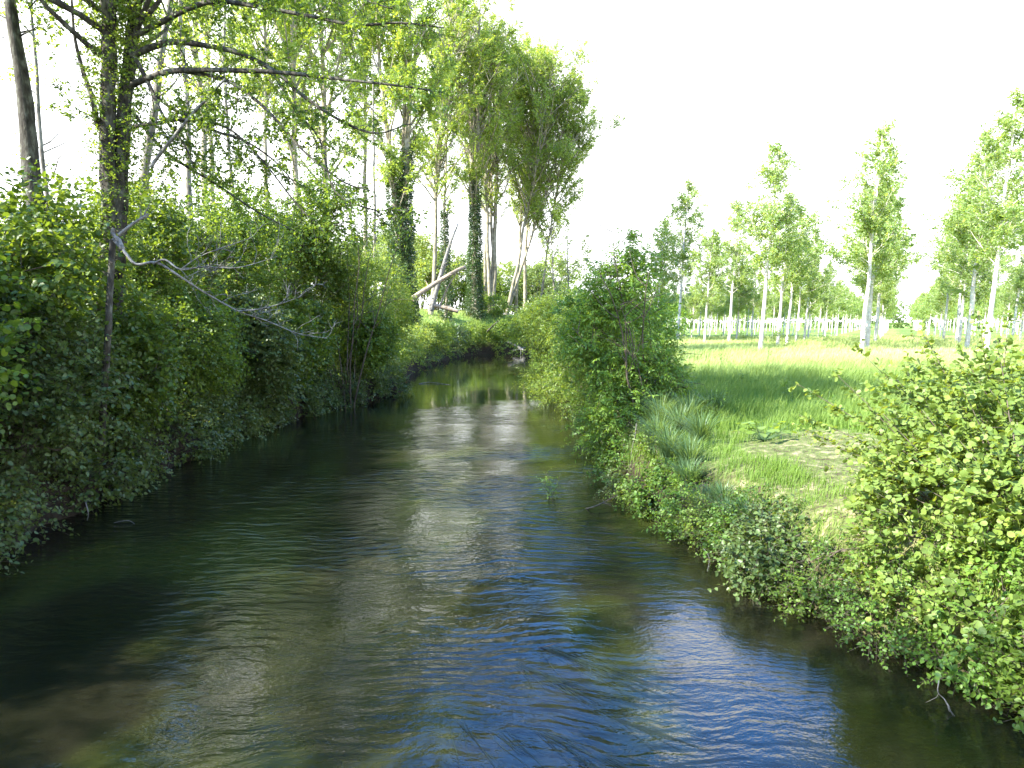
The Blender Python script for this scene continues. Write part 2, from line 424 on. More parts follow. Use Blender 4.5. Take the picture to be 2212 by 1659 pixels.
i = np.arange(nr - 1)[:, None] * nc; j = np.arange(nc - 1)[None]
q = np.stack([i + j, i + j + 1, i + nc + j + 1, i + nc + j], -1).reshape(-1, 4)
dbank = np.maximum(xl(Ys) - Xs, Xs - xr(Ys))
soilm = np.clip(1.3 - dbank * 0.8, 0, 1)
lawn = np.clip((dbank - 1.5), 0, 1) * (Xs < 0) * (Ys < 45) * 0.8
gg.add(np.stack([Xs, Ys, Zs], -1), [q], rnd=np.maximum(soilm, lawn).ravel(), h=clearing(Xs, Ys).ravel())
tag(gg.build('ground', M['ground'], smooth=True), kind='structure')

wg = Geo()
wy = np.arange(-30, 126, 1.5)
WX = np.array([np.linspace(float(xl(y)) - 0.6, float(xr(y)) + 0.6, 9) for y in wy])
WY = np.repeat(wy[:, None], 9, 1)
i = np.arange(len(wy) - 1)[:, None] * 9; j = np.arange(8)[None]
q = np.stack([i + j, i + j + 1, i + 9 + j + 1, i + 9 + j], -1).reshape(-1, 4)
wg.add(np.stack([WX, WY, 0 * WX], -1), [q])
tag(wg.build('river_water', M['water'], smooth=True), kind='structure')

# ------------------------------------------------------------------ leaves
TM = {
 'diamond': (np.array([[0, 0, 0], [.42, .36, .05], [1, 0, 0], [.42, -.36, .05]]), [[0, 1, 2, 3]]),
 'ovate': (np.array([[0, 0, 0], [.25, .33, .08], [.65, .27, .06], [1, 0, -.05], [.65, -.27, .06], [.25, -.33, .08]]), [[0, 1, 2, 3], [0, 3, 4, 5]]),
 'round': (np.array([[0, 0, 0], [.12, .30, .05], [.48, .47, .10], [.85, .32, .05], [.95, 0, -.02], [.85, -.32, .05], [.48, -.47, .10], [.12, -.30, .05]]), [[0, 1, 2, 3, 4], [0, 4, 5, 6, 7]]),
 'narrow': (np.array([[0, 0, 0], [.4, .17, .03], [1, 0, -.06], [.4, -.17, .03]]), [[0, 1, 2, 3]]),
}
def put_leaves(g, rng, pos, d, nrm, size, tm='diamond', rnd=None):
    V0, faces = TM[tm]; K = len(V0); m = len(pos)
    d = norm(d); s = norm(np.cross(nrm, d)); nn = np.cross(d, s)
    size = np.broadcast_to(size, (m,))[:, None, None]
    V = pos[:, None] + size * (V0[None, :, 0:1] * d[:, None] + V0[None, :, 1:2] * s[:, None] + V0[None, :, 2:3] * nn[:, None])
    b = np.arange(m)[:, None] * K
    if rnd is None: rnd = rng.random(m)
    g.add(V.reshape(-1, 3), [b + np.array(f)[None] for f in faces], rnd=np.repeat(rnd, K))

def sprays(gl, gt, rng, P, A, L, nl, size, tm='diamond', droop=0.25, up=0.8, twig=0.004, var=0.35, crnd=0.5):
    """leafy twigs: alternate leaves along each twig"""
    P = np.asarray(P, float); m = len(P)
    if m == 0: return
    A = norm(A); L = np.broadcast_to(L, (m,))
    S = norm(np.cross(A, norm(UP + 0.5 * rng.standard_normal((m, 3)))))
    t = (np.arange(nl)[None] + rng.random((m, nl))) / nl
    bend = -droop * 0.5 * (t ** 2) * L[:, None]
    pos = P[:, None] + A[:, None] * (L[:, None] * t)[..., None] + UP * bend[..., None]
    sg = np.where(np.arange(nl) % 2 == 0, 1, -1)[None, :, None]
    d = A[:, None] * 0.55 + S[:, None] * sg + 0.35 * rng.standard_normal((m, nl, 3)) - UP * droop
    nrm = UP * up + 0.55 * rng.standard_normal((m, nl, 3))
    sz = size * (1 + var * (rng.random((m, nl)) * 2 - 1)) * (1.05 - 0.3 * t)
    base = crnd * rng.random((m, 1)) + (1 - crnd) * rng.random((m, nl))
    put_leaves(gl, rng, pos.reshape(-1, 3), d.reshape(-1, 3), nrm.reshape(-1, 3), sz.ravel(), tm, base.ravel())
    if gt is not None and twig:
        gt.sticks(P, P + A * L[:, None] - UP * (droop * 0.5 * L)[:, None], np.full(m, twig), np.full(m, twig * 0.4))

def mass(gl, gt, rng, lobes, dens, tw=(0.35, 0.7), nl=8, size=0.08, tm='diamond', gap=0.42, gscale=1.1, shell=0.45, droop=0.25, up=0.8, twig=0.004, crnd=0.5):
    """leafy sprays through the outer part of several uneven lobes"""
    for (c, r) in lobes:
        c = np.asarray(c, float); r = np.asarray(r, float)
        area = 4 * math.pi * ((r[0] * r[1]) ** 1.6 / 3 + (r[0] * r[2]) ** 1.6 / 3 + (r[1] * r[2]) ** 1.6 / 3) ** (1 / 1.6)
        m = int(area * dens)
        u = norm(rng.standard_normal((m, 3)))
        rr = shell + (1.0 - shell) * rng.random(m) ** 0.7
        wob = 0.75 + 0.5 * vnoise(c + u * r * 1.0, 0.9)
        P = c + u * r * (rr * wob)[:, None]
        keep = vnoise(P, gscale) > gap * (0.6 + 0.8 * rng.random(m))
        # drop what would be buried inside other lobes
        for (c2, r2) in lobes:
            if c2 is c or np.allclose(c2, c): continue
            keep &= (np.linalg.norm((P - np.asarray(c2)) / np.asarray(r2), axis=1) > 0.55)
        keep &= P[:, 2] > 0.03
        P = P[keep]; u = u[keep]
        A = norm(u * np.array([1, 1, 0.7]) + 0.6 * rng.standard_normal((len(P), 3)) + UP * 0.15)
        sprays(gl, gt, rng, P, A, rng.uniform(tw[0], tw[1], len(P)), nl, size, tm, droop, up, twig, crnd=crnd)

def curve(rng, p, d, L, n, wob, trop=0.0):
    pts = [np.asarray(p, float)]; d = norm(d); s = L / n
    for k in range(n):
        d = norm(d + wob * rng.standard_normal(3) + UP * trop / n)
        pts.append(pts[-1] + d * s)
    return np.array(pts)
def along(P, t):
    P = np.asarray(P); x = t * (len(P) - 1); k = min(int(x), len(P) - 2); f = x - k
    return P[k] * (1 - f) + P[k + 1] * f, norm(P[k + 1] - P[k])
def smoothpath(P, m=4):
    P = np.asarray(P, float); n = len(P)
    if n < 3: return P
    Q = np.vstack([2 * P[0] - P[1], P, 2 * P[-1] - P[-2]]); out = []
    for k in range(1, n):
        a, b, c, d = Q[k-1], Q[k], Q[k+1], Q[k+2]
        for t in np.arange(m) / m:
            out.append(0.5 * ((2 * b) + (-a + c) * t + (2*a - 5*b + 4*c - d) * t*t + (-a + 3*b - 3*c + d) * t**3))
    out.append(P[-1]); return np.array(out)
def perp(rng, d):
    a = rng.standard_normal(3); return norm(a - d * np.dot(a, d))

def bush(name, label, base, lobes, mat, rng, cat='bush', group=None, stems=7, bark='twig', stem_r=0.03, **kw):
    """shrub: stems fan from the base into the leafy lobes"""
    gl, gt = Geo(), Geo()
    base = np.array(base, float)
    for (c, r) in lobes:
        for k in range(max(1, stems // len(lobes))):
            tgt = np.asarray(c) + rng.uniform(-0.6, 0.6, 3) * np.asarray(r)
            b0 = base + np.array([rng.uniform(-.4, .4), rng.uniform(-.4, .4), -0.1])
            L = np.linalg.norm(tgt - b0)
            P = curve(rng, b0, (tgt - b0) + UP * L * 0.25, L * 1.05, 8, 0.10, -0.3)
            gt.tube(P, np.linspace(stem_r, stem_r * 0.25, len(P)) * rng.uniform(0.7, 1.2), 5)
            for q_ in range(5):
                a, dd = along(P, rng.uniform(0.35, 1)); s = norm(dd * 0.6 + perp(rng, dd))
                Q = curve(rng, a, s, L * rng.uniform(0.15, 0.35), 4, 0.18, 0.2)
                gt.tube(Q, np.linspace(stem_r * 0.4, stem_r * 0.12, len(Q)), 4)
    mass(gl, gt, rng, lobes, **kw)
    return assemble(name, base, label, cat, [('branches', gt, M[bark], True), ('foliage', gl, mat, False)], group)

def lobes_for(rng, c, r, n, jitter=0.45, small=(0.45, 0.7)):
    c = np.asarray(c, float); r = np.asarray(r, float)
    out = [(c, r * 0.72)]
    for k in range(n):
        u = norm(rng.standard_normal(3)); u[2] = abs(u[2]) * 0.9 - 0.25
        out.append((c + u * r * jitter * rng.uniform(0.8, 1.4), r * rng.uniform(*small)))
    return out

# ------------------------------------------------------------------ tall trees
def tall_tree(name, label, base, top, r0, rng, crown=0.3, limbs=34, ang=(28, 42), wide=0.22, leaf='poplar', bark='bark_poplar', size=0.16,
              nl=9, dens=1.0, stems=1, ivy=0.0, ivy_r=0.55, group=None, cat='tree', droop=0.35, lowgap=0.5, prof=None, tm='diamond', tw=(0.5, 1.0), up=0.3, bare=0, wob=0.02, cull=0.47, limb=1.0, inner=0.22):
    gt, gl, gi = Geo(), Geo(), Geo()
    base = np.asarray(base, float); top = np.asarray(top, float); H = np.linalg.norm(top - base)
    prof = prof or (lambda t: math.sin(math.pi * min(1, max(0.02, (t * 0.9 + 0.16)))) ** 0.8)
    AP, AA = [], []
    for s in range(stems):
        b0 = base + np.array([rng.uniform(-.5, .5) * (s > 0), rng.uniform(-.5, .5) * (s > 0), -0.2])
        tp = top + np.array([rng.uniform(-.12, .12) * H * (s > 0), rng.uniform(-.08, .08) * H * (s > 0), -0.08 * H * s])
        n = 16
        P = np.linspace(b0, tp, n)
        w = np.cumsum(rng.standard_normal((n, 3)) * wob * H / 8, 0) * np.array([1, 1, 0]); w -= np.linspace(0, 1, n)[:, None] * w[-1]
        P = smoothpath(P + w, 2)
        rr = r0 * (0.85 if s else 1.0)
        R = 0.72 * rr * (1 - np.linspace(0, 1, len(P))) ** 0.8 + 0.02
        R[:2] *= np.array([1.35, 1.12])
        gt.tube(P, R, 10, rough=0.04, rng=rng)
        for k in range(limbs // stems):
            t = crown + (1 - crown) * ((k + rng.random()) / (limbs // stems)) * 0.97
            a, dd = along(P, t)
            tt = (t - crown) / (1 - crown)
            L = H * wide * prof(tt) * rng.uniform(0.65, 1.25) / math.sin(rad(sum(ang) / 2)) * 0.8
            an = rad(rng.uniform(*ang))
            d = norm(dd * math.cos(an) + perp(rng, dd) * math.sin(an))
            LP = curve(rng, a, d, L, 8, 0.06, 0.25)
            lr = limb * min(rr * 0.42, 0.018 * L + 0.015) * (1 - 0.4 * tt)
            gt.tube(LP, np.linspace(lr, lr * 0.15, len(LP)), 5)
            gap = lowgap * (1 - tt)
            nsub = int(4 + L * 1.2)
            for q_ in range(nsub):
                t2 = rng.uniform(inner + gap * 0.35, 1.0)
                a2, d2 = along(LP, t2)
                s2 = norm(d2 * 0.8 + perp(rng, d2) * 0.8 + UP * 0.15)
                L2 = L * rng.uniform(0.16, 0.36) * (1.15 - 0.5 * t2) + 0.3
                SP = curve(rng, a2, s2, L2, 3, 0.15, 0.1)
                gt.sticks(SP[:-1], SP[1:], np.linspace(lr * 0.3, lr * 0.15, 3), np.linspace(lr * 0.22, lr * 0.08, 3))
                m = max(2, int(L2 * 3.2 * dens))
                ti = rng.random(m)
                idx = np.minimum((ti * 3).astype(int), 2); f = (ti * 3 - idx)[:, None]
                AP.append(SP[idx] * (1 - f) + SP[idx + 1] * f)
                AA.append(norm((SP[idx + 1] - SP[idx])) * 0.5 + 0.7 * rng.standard_normal((m, 3)))
        if ivy > 0:
            m = int(ivy * H * 150)
            ti = rng.random(m) ** 1.15 * ivy
            x = ti * (len(P) - 1); k = np.minimum(x.astype(int), len(P) - 2); f = (x - k)[:, None]
            c = P[k] * (1 - f) + P[k + 1] * f
            u = rng.standard_normal((m, 3)) * np.array([1, 1, 0.3]); u = norm(u)
            rr_ = R[k] + ivy_r * (0.3 + 0.9 * vnoise(c + u, 0.8)) * rng.uniform(0.35, 1.0, m) * (1 - 0.75 * (ti / ivy)) + 0.05
            sprays(gi, None, rng, c + u * rr_[:, None], u + 0.5 * rng.standard_normal((m, 3)) - UP * 0.2, 0.35, 6, min(0.15, size), 'diamond', 0.3, 0.2)
    for k in range(bare):       # bare side snags
        a, dd = along(P, rng.uniform(0.12, crown + 0.1))
        Q = curve(rng, a, norm(perp(rng, UP) + UP * 0.3), rng.uniform(1, 3), 5, 0.15, 0.1)
        gt.tube(Q, np.linspace(0.03, 0.008, len(Q)), 4)
    if AP:
        AP = np.concatenate(AP); AA = np.concatenate(AA)
        kp = vnoise(AP + base, 0.55) + 0.25 * rng.random(len(AP)) > cull
        AP = AP[kp]; AA = AA[kp]
        sprays(gl, None, rng, AP, AA, rng.uniform(tw[0], tw[1], len(AP)), nl, size, tm, droop, up, 0)
    parts = [('trunk', gt, M[bark], True), ('crown', gl, M[leaf], False)]
    if gi.n: parts.append(('ivy', gi, M['ivy'], False))
    return assemble(name, base, label, cat, parts, group)

def G3(x, y, dz=0.0): return np.array([x, y, float(gz(x, y)) + dz])
def ux(u, D): return float(at(u, HOR, D)[0])

ORD = ('first second third fourth fifth sixth seventh eighth ninth tenth eleventh twelfth thirteenth fourteenth fifteenth sixteenth seventeenth eighteenth nineteenth twentieth '
       'twenty-first twenty-second twenty-third twenty-fourth twenty-fifth twenty-sixth twenty-seventh twenty-eighth twenty-ninth thirtieth thirty-first thirty-second thirty-third thirty-fourth thirty-fifth').split()

# ================================================================== LEFT BANK
rng = np.random.default_rng(11)

# --- tall waterside poplars (u of base, distance, u of top, height, trunk radius ...)
PT = [
 ('yellow lit poplar trunk pair behind the end of the near left shrubs', 655, 42, 640, 30, .26, dict(crown=.34, stems=1, wide=.13, limbs=34)),
 ('tall straight poplar with ochre bark, right one of the pair behind the shrubs', 703, 46, 712, 32, .30, dict(crown=.30, limbs=40, wide=.14)),
 ('slim ochre poplar just right of the grey trunks, left one of two', 468, 38, 440, 29, .24, dict(crown=.42, limbs=26, wide=.11)),
 ('slim ochre poplar just right of the grey trunks, right one of two', 488, 41, 470, 28, .22, dict(crown=.42, limbs=26, wide=.11)),
 ('tall multi stemmed poplar wrapped in dark ivy left of the leaning dead trunks', 868, 66, 890, 41, .52, dict(crown=.30, limbs=66, wide=.11, stems=3, ivy=.42, ivy_r=1.15, lowgap=.5)),
 ('thin poplar with ivy tufts standing behind the leaning bare trunk', 960, 88, 975, 38, .24, dict(crown=.36, limbs=34, wide=.10, ivy=.36, ivy_r=.7)),
 ('ivy covered poplar at the river bend with dense dark ivy up its trunk', 1022, 92, 1040, 45, .52, dict(cull=.52, crown=.36, limbs=72, wide=.14, stems=2, ivy=.42, ivy_r=.9)),
 ('pale multi stemmed poplar at the river bend, right of the ivy covered one', 1062, 97, 1095, 42, .44, dict(cull=.54, crown=.36, limbs=70, wide=.15, stems=3, bare=6)),
 ('leaning pale poplar at the bend whose crown reaches furthest right', 1092, 99, 1200, 38, .30, dict(cull=.56, crown=.34, limbs=76, wide=.20, stems=2, bare=5)),
 ('lone slender poplar nearest to the channel mouth, small pale trunk', 1132, 103, 1165, 40, .34, dict(cull=.56, crown=.38, limbs=60, wide=.17, bare=4)),
 ('tall dense poplar rising between the pale trunks and the dark ivy one', 930, 88, 985, 44, .36, dict(crown=.40, limbs=70, wide=.15)),
 ('tall poplar behind the thin bare pole with a high dense crown', 790, 70, 800, 38, .30, dict(crown=.45, limbs=50, wide=.13)),
 ('full crowned poplar between the ivy covered one and the pale multi stemmed one', 1045, 104, 1062, 45, .36, dict(cull=.54, crown=.44, limbs=70, wide=.16)),
 ('broad poplar at the back of the bend group, right of centre', 1110, 110, 1140, 44, .34, dict(cull=.56, crown=.38, limbs=72, wide=.18)),
 ('rightmost low crowned poplar of the bend group', 1160, 101, 1232, 30, .22, dict(cull=.56, crown=.36, limbs=50, wide=.18)),
 ('poplar far behind the grey trunks with only its high crown showing', 590, 64, 590, 34, .28, dict(crown=.46, limbs=46, wide=.13)),
]
for k, (lab, u0, D, u1, H, r, kw) in enumerate(PT):
    r_ = np.random.default_rng(100 + k)
    if D > 84: H *= .97; kw['lowgap'] = .1; kw['crown'] = min(kw['crown'], .31); kw['cull'] = .555
    b = G3(ux(u0, D), D)
    tp = np.array([ux(u1, D), D + r_.uniform(-1, 1), b[2] + H])
    tall_tree('poplar', lab, b, tp, r, r_, group='tall poplars along the left bank', size=0.20 if D > 55 else 0.15, dens=3.0 if D < 84 else 1.9, nl=9, **kw)

# --- bare or sparse trunks nearer the shrubs
BT = [
 ('stout grey trunk at the left edge of the view, bare to the top', 'bark_dark', 118, 20, 64, 15, .46, dict(crown=.62, limbs=10, wide=.1, bare=5, wob=.012)),
 ('thin grey tree beside the stout trunk at the left edge', 'bark_grey', 125, 24, 104, 15, .11, dict(crown=.5, limbs=9, wide=.08, bare=8)),
 ('thin pale tree leaning behind the stout trunk at the left edge', 'bark_grey', 72, 30, 92, 11, .12, dict(crown=.55, limbs=6, wide=.05)),
 ('forked grey trunk leaning right behind the mossy double tree', 'bark_grey', 258, 25, 402, 18, .27, dict(crown=.45, limbs=14, wide=.12, bare=6)),
 ('straight grey trunk between the forked trunk and the ochre poplars', 'bark_grey', 425, 30, 412, 20, .20, dict(crown=.45, limbs=16, wide=.12, bare=5)),
 ('thin straight stem right of the ochre poplars', 'bark_grey', 508, 34, 512, 21, .11, dict(crown=.5, limbs=14, wide=.09, bare=6)),
 ('thin bare pole tree standing alone left of the ivy covered poplars', 'bark_grey', 812, 55, 815, 22, .17, dict(crown=.52, limbs=12, wide=.07, bare=14)),
 ('thin pale stem directly right of the mossy double tree', 'bark_poplar', 290, 28, 272, 17, .12, dict(crown=.6, limbs=8, wide=.07, bare=4)),
]
for k, (lab, bk, u0, D, u1, H, r, kw) in enumerate(BT):
    r_ = np.random.default_rng(200 + k)
    b = G3(ux(u0, D), D)
    # straight line through the two image columns, the second one read at the top edge
    zt = CAM_H + HOR / F * D
    s = (b[2] + H - b[2]) / (zt - b[2])
    tp = b + (np.array([ux(u1, D), D, zt]) - b) * s
    tall_tree('slender_tree', lab, b, tp, r, r_, bark=bk, leaf='poplar', group='slender trunks behind the left shrubs', size=0.11, dens=2.2, nl=8, ang=(45, 75), **kw)

# --- the mossy double tree with long branches over the river
rt = np.random.default_rng(5)
Dm = 17.0
base = G3(ux(212, Dm), Dm)
gt, gl = Geo(), Geo()
def path(pts): return smoothpath([at(u, v, d) for u, v, d in pts], 4)
TA = path([(205, 985, Dm), (216, 850, Dm), (224, 700, Dm), (232, 560, Dm), (238, 440, Dm), (232, 330, Dm), (233, 200, Dm), (236, 90, Dm), (238, 0, Dm), (256, -120, Dm), (262, -300, Dm)])
TB = path([(212, 985, Dm), (228, 850, Dm), (245, 700, Dm), (256, 560, Dm), (260, 450, 17.1), (264, 330, 17.2), (272, 200, 17.3), (285, 90, 17.4), (292, 0, 17.5), (305, -150, 17.6), (310, -320, 17.6)])
gt.tube(TA, np.interp(np.linspace(0, 1, len(TA)), [0, .15, .5, .85, 1], [.30, .19, .18, .14, .08]), 12, rough=.07, rng=rt)
gt.tube(TB, np.interp(np.linspace(0, 1, len(TB)), [0, .15, .5, .85, 1], [.24, .15, .16, .13, .07]), 12, rough=.07, rng=rt)
root = empty('riverside_tree', base, 'large mossy double trunked tree whose long branches arch right over the river', 'tree')
local(gt, base).build('trunk', M['bark_dark'], root, True)
BR = [
 ([(285, 120, 17.2), (337, 98, 17), (388, 91, 16.8), (505, 111, 16.5), (590, 152, 16.2), (657, 209, 16), (745, 266, 15.8), (816, 288, 15.6), (880, 267, 15.5)], .085),
 ([(270, 190, 17.2), (337, 162, 16.8), (388, 152, 16.3), (505, 152, 15.8), (623, 158, 15.4), (745, 172, 15), (860, 185, 14.7), (960, 200, 14.4)], .08),
 ([(287, 80, 17.3), (404, 20, 16.5), (472, 3, 16), (573, 17, 15.5), (670, 35, 15), (770, 54, 14.6), (862, 49, 14.3), (960, 60, 14)], .07),
 ([(290, 122, 17.2), (323, 185, 16.9), (354, 253, 16.7), (398, 313, 16.6), (428, 385, 16.5)], .06),
 ([(268, 276, 17.2), (337, 266, 16.8), (404, 259, 16.5), (472, 286, 16.2), (526, 303, 16), (590, 345, 15.8), (640, 400, 15.6)], .05),
 ([(388, 152, 16.4), (485, 172, 16), (556, 219, 15.7), (607, 270, 15.4), (660, 330, 15.2), (740, 392, 15), (800, 412, 14.9)], .045),
 ([(330, 200, 17), (374, 236, 16.8), (450, 262, 16.3), (505, 285, 16), (570, 350, 15.7), (640, 440, 15.5), (700, 500, 15.3)], .04),
 ([(285, 60, 17.4), (320, 30, 17.2), (345, 0, 17), (380, -60, 17), (440, -140, 16.6)], .08),
 ([(590, 152, 16.2), (640, 240, 16), (690, 300, 15.8), (724, 414, 15.5), (810, 454, 15.2), (850, 447, 15.1)], .03),
 ([(240, 285, 17), (212, 270, 16.9), (199, 209, 16.8), (182, 162, 16.8), (162, 84, 16.7), (155, 0, 16.7), (150, -120, 16.7)], .085),
 ([(262, -60, 17), (200, -80, 16.5), (130, -50, 16), (60, 20, 15.5)], .05),
 ([(285, 240, 17.3), (360, 330, 17.6), (470, 400, 17.8), (560, 460, 17.9), (640, 500, 18)], .045),
 ([(290, -80, 17.3), (420, -100, 16.4), (560, -60, 15.6), (720, -20, 14.8), (850, 20, 14.2)], .07),
]
for k, (pts, r) in enumerate(BR):
    P = path(pts); n = len(P); g, lf = Geo(), Geo()
    g.tube(P, np.linspace(r, 0.012, n), 7, rough=.05, rng=rt)
    Ltot = float(np.sum(np.linalg.norm(np.diff(P, axis=0), axis=1)))
    lo = 0.02 if k in (9,) else 0.12
    for q_ in range(int(Ltot * 4.4)):
        t = rt.uniform(lo, 1); a, dd = along(P, t)
        s = norm(dd * 0.7 + perp(rt, dd) * 0.9 + UP * rt.uniform(-.5, .35))
        L = rt.uniform(0.5, 1.7) * (1.1 - 0.5 * t)
        Q = curve(rt, a, s, L, 4, 0.14, -0.15)
        g.tube(Q, np.linspace(0.011, 0.004, len(Q)), 3)
        m = int(L * 10) + 1
        if vnoise(np.array([a]), 0.9)[0] < 0.38: m = m // 3
        if m:
            ti = rt.random(m) ** 0.7 * 3.999; idx = ti.astype(int); f = (ti - idx)[:, None]
            pp = Q[idx] * (1 - f) + Q[np.minimum(idx + 1, 4)] * f
            sprays(lf, g, rt, pp, norm(Q[np.minimum(idx + 1, 4)] - Q[idx]) * 0.5 + 0.7 * rt.standard_normal((m, 3)), rt.uniform(.15, .4, m), 8, 0.075, 'ovate', 0.4, 0.5, 0.003)
    bo = local(g, base).build('branch', M['bark_dark'], root, True)
    local(lf, base).build('foliage', M['bush'], bo)
# shoots on the trunk
lf = Geo()
for P in (TA, TB):
    m = 1200
    ti = rt.uniform(.25, .86, m); x = ti * (len(P) - 1); kk = x.astype(int)
    c = P[kk] + (P[kk + 1] - P[kk]) * (x - kk)[:, None]
    u_ = norm(rt.standard_normal((m, 3)) * np.array([1, 1, .3]))
    keep = vnoise(c + u_ * 2, 0.9) > 0.42
    sprays(lf, None, rt, (c + u_ * 0.22)[keep], u_[keep] + 0.4 * rt.standard_normal((keep.sum(), 3)), 0.4, 7, 0.07, 'ovate', 0.2, 0.5)
local(lf, base).build('trunk_shoots', M['elder'], root)

# the high crown of the mossy tree, above the branches
lf, g = Geo(), Geo()
for k in range(22):
    P0 = TA if k % 2 else TB; a, dd = along(P0, rt.uniform(.62, .97)); s = norm(perp(rt, UP) + UP * rt.uniform(.2, .9)); LP = curve(rt, a, s, rt.uniform(3, 6.5), 8, .08, .2)
    g.tube(LP, np.linspace(.07, .015, len(LP)), 6)
mass(lf, g, rt, [((-10, 17, 14.5), (4.6, 5, 2.6)), ((-12.5, 15, 14), (3.5, 3.5, 2.5)), ((-7, 18, 14.5), (3.2, 3.5, 2.0)), ((-9.5, 17, 17.5), (3.8, 4, 2.4)), ((-11, 20, 15), (3.5, 3.5, 2.6)), ((-4.5, 17.5, 13.2), (2.8, 2.8, 1.3)), ((-4.5, 15, 15), (3, 3, 1.8)), ((-6.5, 22, 15.5), (3, 3, 2))], 5, (.5, 1.1), 9, .15, 'ovate', .40, .6, .2, .3, .5, .008)
bo = local(g, base).build('branch', M['bark_dark'], root, True); local(lf, base).build('foliage', M['bush'], bo)

# pale snapped branch lodged across the trunks
g = Geo(); P = path([(325, 362, 16.2), (337, 344, 16.2), (372, 300, 16), (412, 250, 15.9), (455, 205, 15.8), (487, 170, 15.7)])
g.tube(P, np.linspace(.045, .022, len(P)), 7, rough=.08, rng=rt)
g.tube(path([(372, 300, 16), (352, 290, 16.1), (340, 300, 16.1)]), np.linspace(.014, .006, 9), 4)
tag(g.build('broken_branch', M['dead'], smooth=True), 'pale snapped branch lodged diagonally right of the mossy double tree', 'branch')

# dead grey branch hanging out over the water
g = Geo(); rd = np.random.default_rng(9)
MAIN = [(244, 517, 15), (265, 539, 14.9), (294, 571, 14.8), (338, 567, 14.8), (390, 598, 14.8), (441, 631, 14.9), (515, 672, 15), (574, 692, 15.2), (643, 720, 15.4), (706, 731, 15.6)]
SIDE = [(331, 569, 14.8), (357, 561, 14.7), (390, 582, 14.6), (441, 576, 14.6), (515, 578, 14.7), (599, 554, 14.8)]
def deadtube(pts, r0, r1, twigs, lo=0.3, lt=0.7):
    pts = [(u_, v_, d_ - 1.5) for u_, v_, d_ in pts]
    P = path(pts); g.tube(P, np.linspace(r0, r1, len(P)), 7, rough=.07, rng=rd)
    for k in range(twigs):
        t = rd.uniform(lo, 1.0); a, dd = along(P, t)
        Q = curve(rd, a, norm(dd + perp(rd, dd) * 0.75 + UP * 0.35), rd.uniform(.3, 1.0) * lt, 6, .2, .25)
        g.tube(Q, np.linspace(max(0.006, r1 * .9), .003, len(Q)), 4)
        for k2 in range(4):
            a2, d2 = along(Q, rd.uniform(.25, 1)); Q2 = curve(rd, a2, norm(d2 + perp(rd, d2) * .8), rd.uniform(.12, .4) * lt, 4, .25, .1)
            g.tube(Q2, np.linspace(.004, .002, len(Q2)), 3)
deadtube(MAIN, .032, .006, 20, .45, .8); deadtube(SIDE, .022, .005, 16, .3, .8)
deadtube([(246, 493, 15), (244, 505, 15), (257, 520, 14.95), (265, 539, 14.9)], .035, .045, 0)
deadtube([(257, 508, 15), (285, 485, 15), (320, 462, 15)], .034, .02, 3, .5, .5)
deadtube([(515, 672, 15), (560, 668, 14.9), (610, 655, 14.9), (650, 640, 14.9)], .014, .005, 9, .2, .6)
deadtube([(390, 582, 14.6), (430, 555, 14.5), (480, 535, 14.4), (540, 515, 14.4)], .012, .004, 8, .2, .7)
g2 = g; g = Geo(); deadtube([(244, 517, 15), (240, 580, 15.05), (237, 640, 15.1), (234, 720, 15.2), (225, 850, 15.6), (218, 960, 16.2)], .055, .07, 2, .1, .3)
assemble('dead_branch', at(218, 960, 14.7), 'leafless pale grey branch reaching right out of the left shrubs over the river', 'branch', [('limb', g2, M['dead'], True), ('stem', g, M['bark_dark'], True)])

# --- near left shrubs: two rows
rs = np.random.default_rng(21)
front = [(7.5, 'at the lower left corner of the view'), (10.2, 'second from the left corner'), (13, 'under the stout grey trunk'), (16, 'in front of the mossy tree base'),
         (19, 'just right of the mossy tree base'), (22, 'below the middle of the dead branch'), (25.2, 'below the tip of the dead branch'), (28.5, 'beyond the dead branch, second before the gap'),
         (32, 'the darkest, ending before the gap'), (35.5, 'the last large one of the near row')]
for k, (D, w) in enumerate(front):
    e = float(xl(D)); hgt = rs.uniform(2.6, 3.3)
    b = np.array([e - 1.2, D, float(gz(e - 1.2, D))])
    lb = lobes_for(rs, (e - 0.9, D, hgt), (1.9, 1.9, 2.7), 11, .75, (.25, .55))
    bush('riverside_shrub', 'dense shrub overhanging the left waterline, ' + w, b, lb, M[['hazel', 'bush', 'mix', 'hazel'][k % 4]], rs, group='shrubs on the left waterline',
         dens=24, nl=9, size=[.09, .125, .105, .13][k % 4] if D < 24 else 0.14, tm=['ovate', 'round', 'ovate'][k % 3], tw=(.35, .8), gap=.36, droop=.35, up=.6, stems=14, shell=.3)
back = [(10.5, -3.4, 4.2, 2.3, 'the leftmost'), (14.3, -1.2, 4.6, 1.6, 'in front of the mossy double trunk'), (13.5, -4.4, 4.7, 2.3, 'behind the stout grey trunk base'), (17.5, -3.6, 4.8, 2.4, 'wrapped round the mossy double trunk'),
        (21, -3.0, 5.6, 2.3, 'right of the mossy double trunk'), (25, -3.2, 6.2, 2.4, 'below the drooping branches'), (29, -2.6, 6.8, 2.6, 'tallest, third before the gap'),
        (33, -2.8, 6.0, 2.5, 'second before the gap'), (36.5, -1.6, 5.4, 2.6, 'the dark one at the gap'), (33, 0.2, 8.6, 2.0, 'slender high crown right of the drooping branches')]
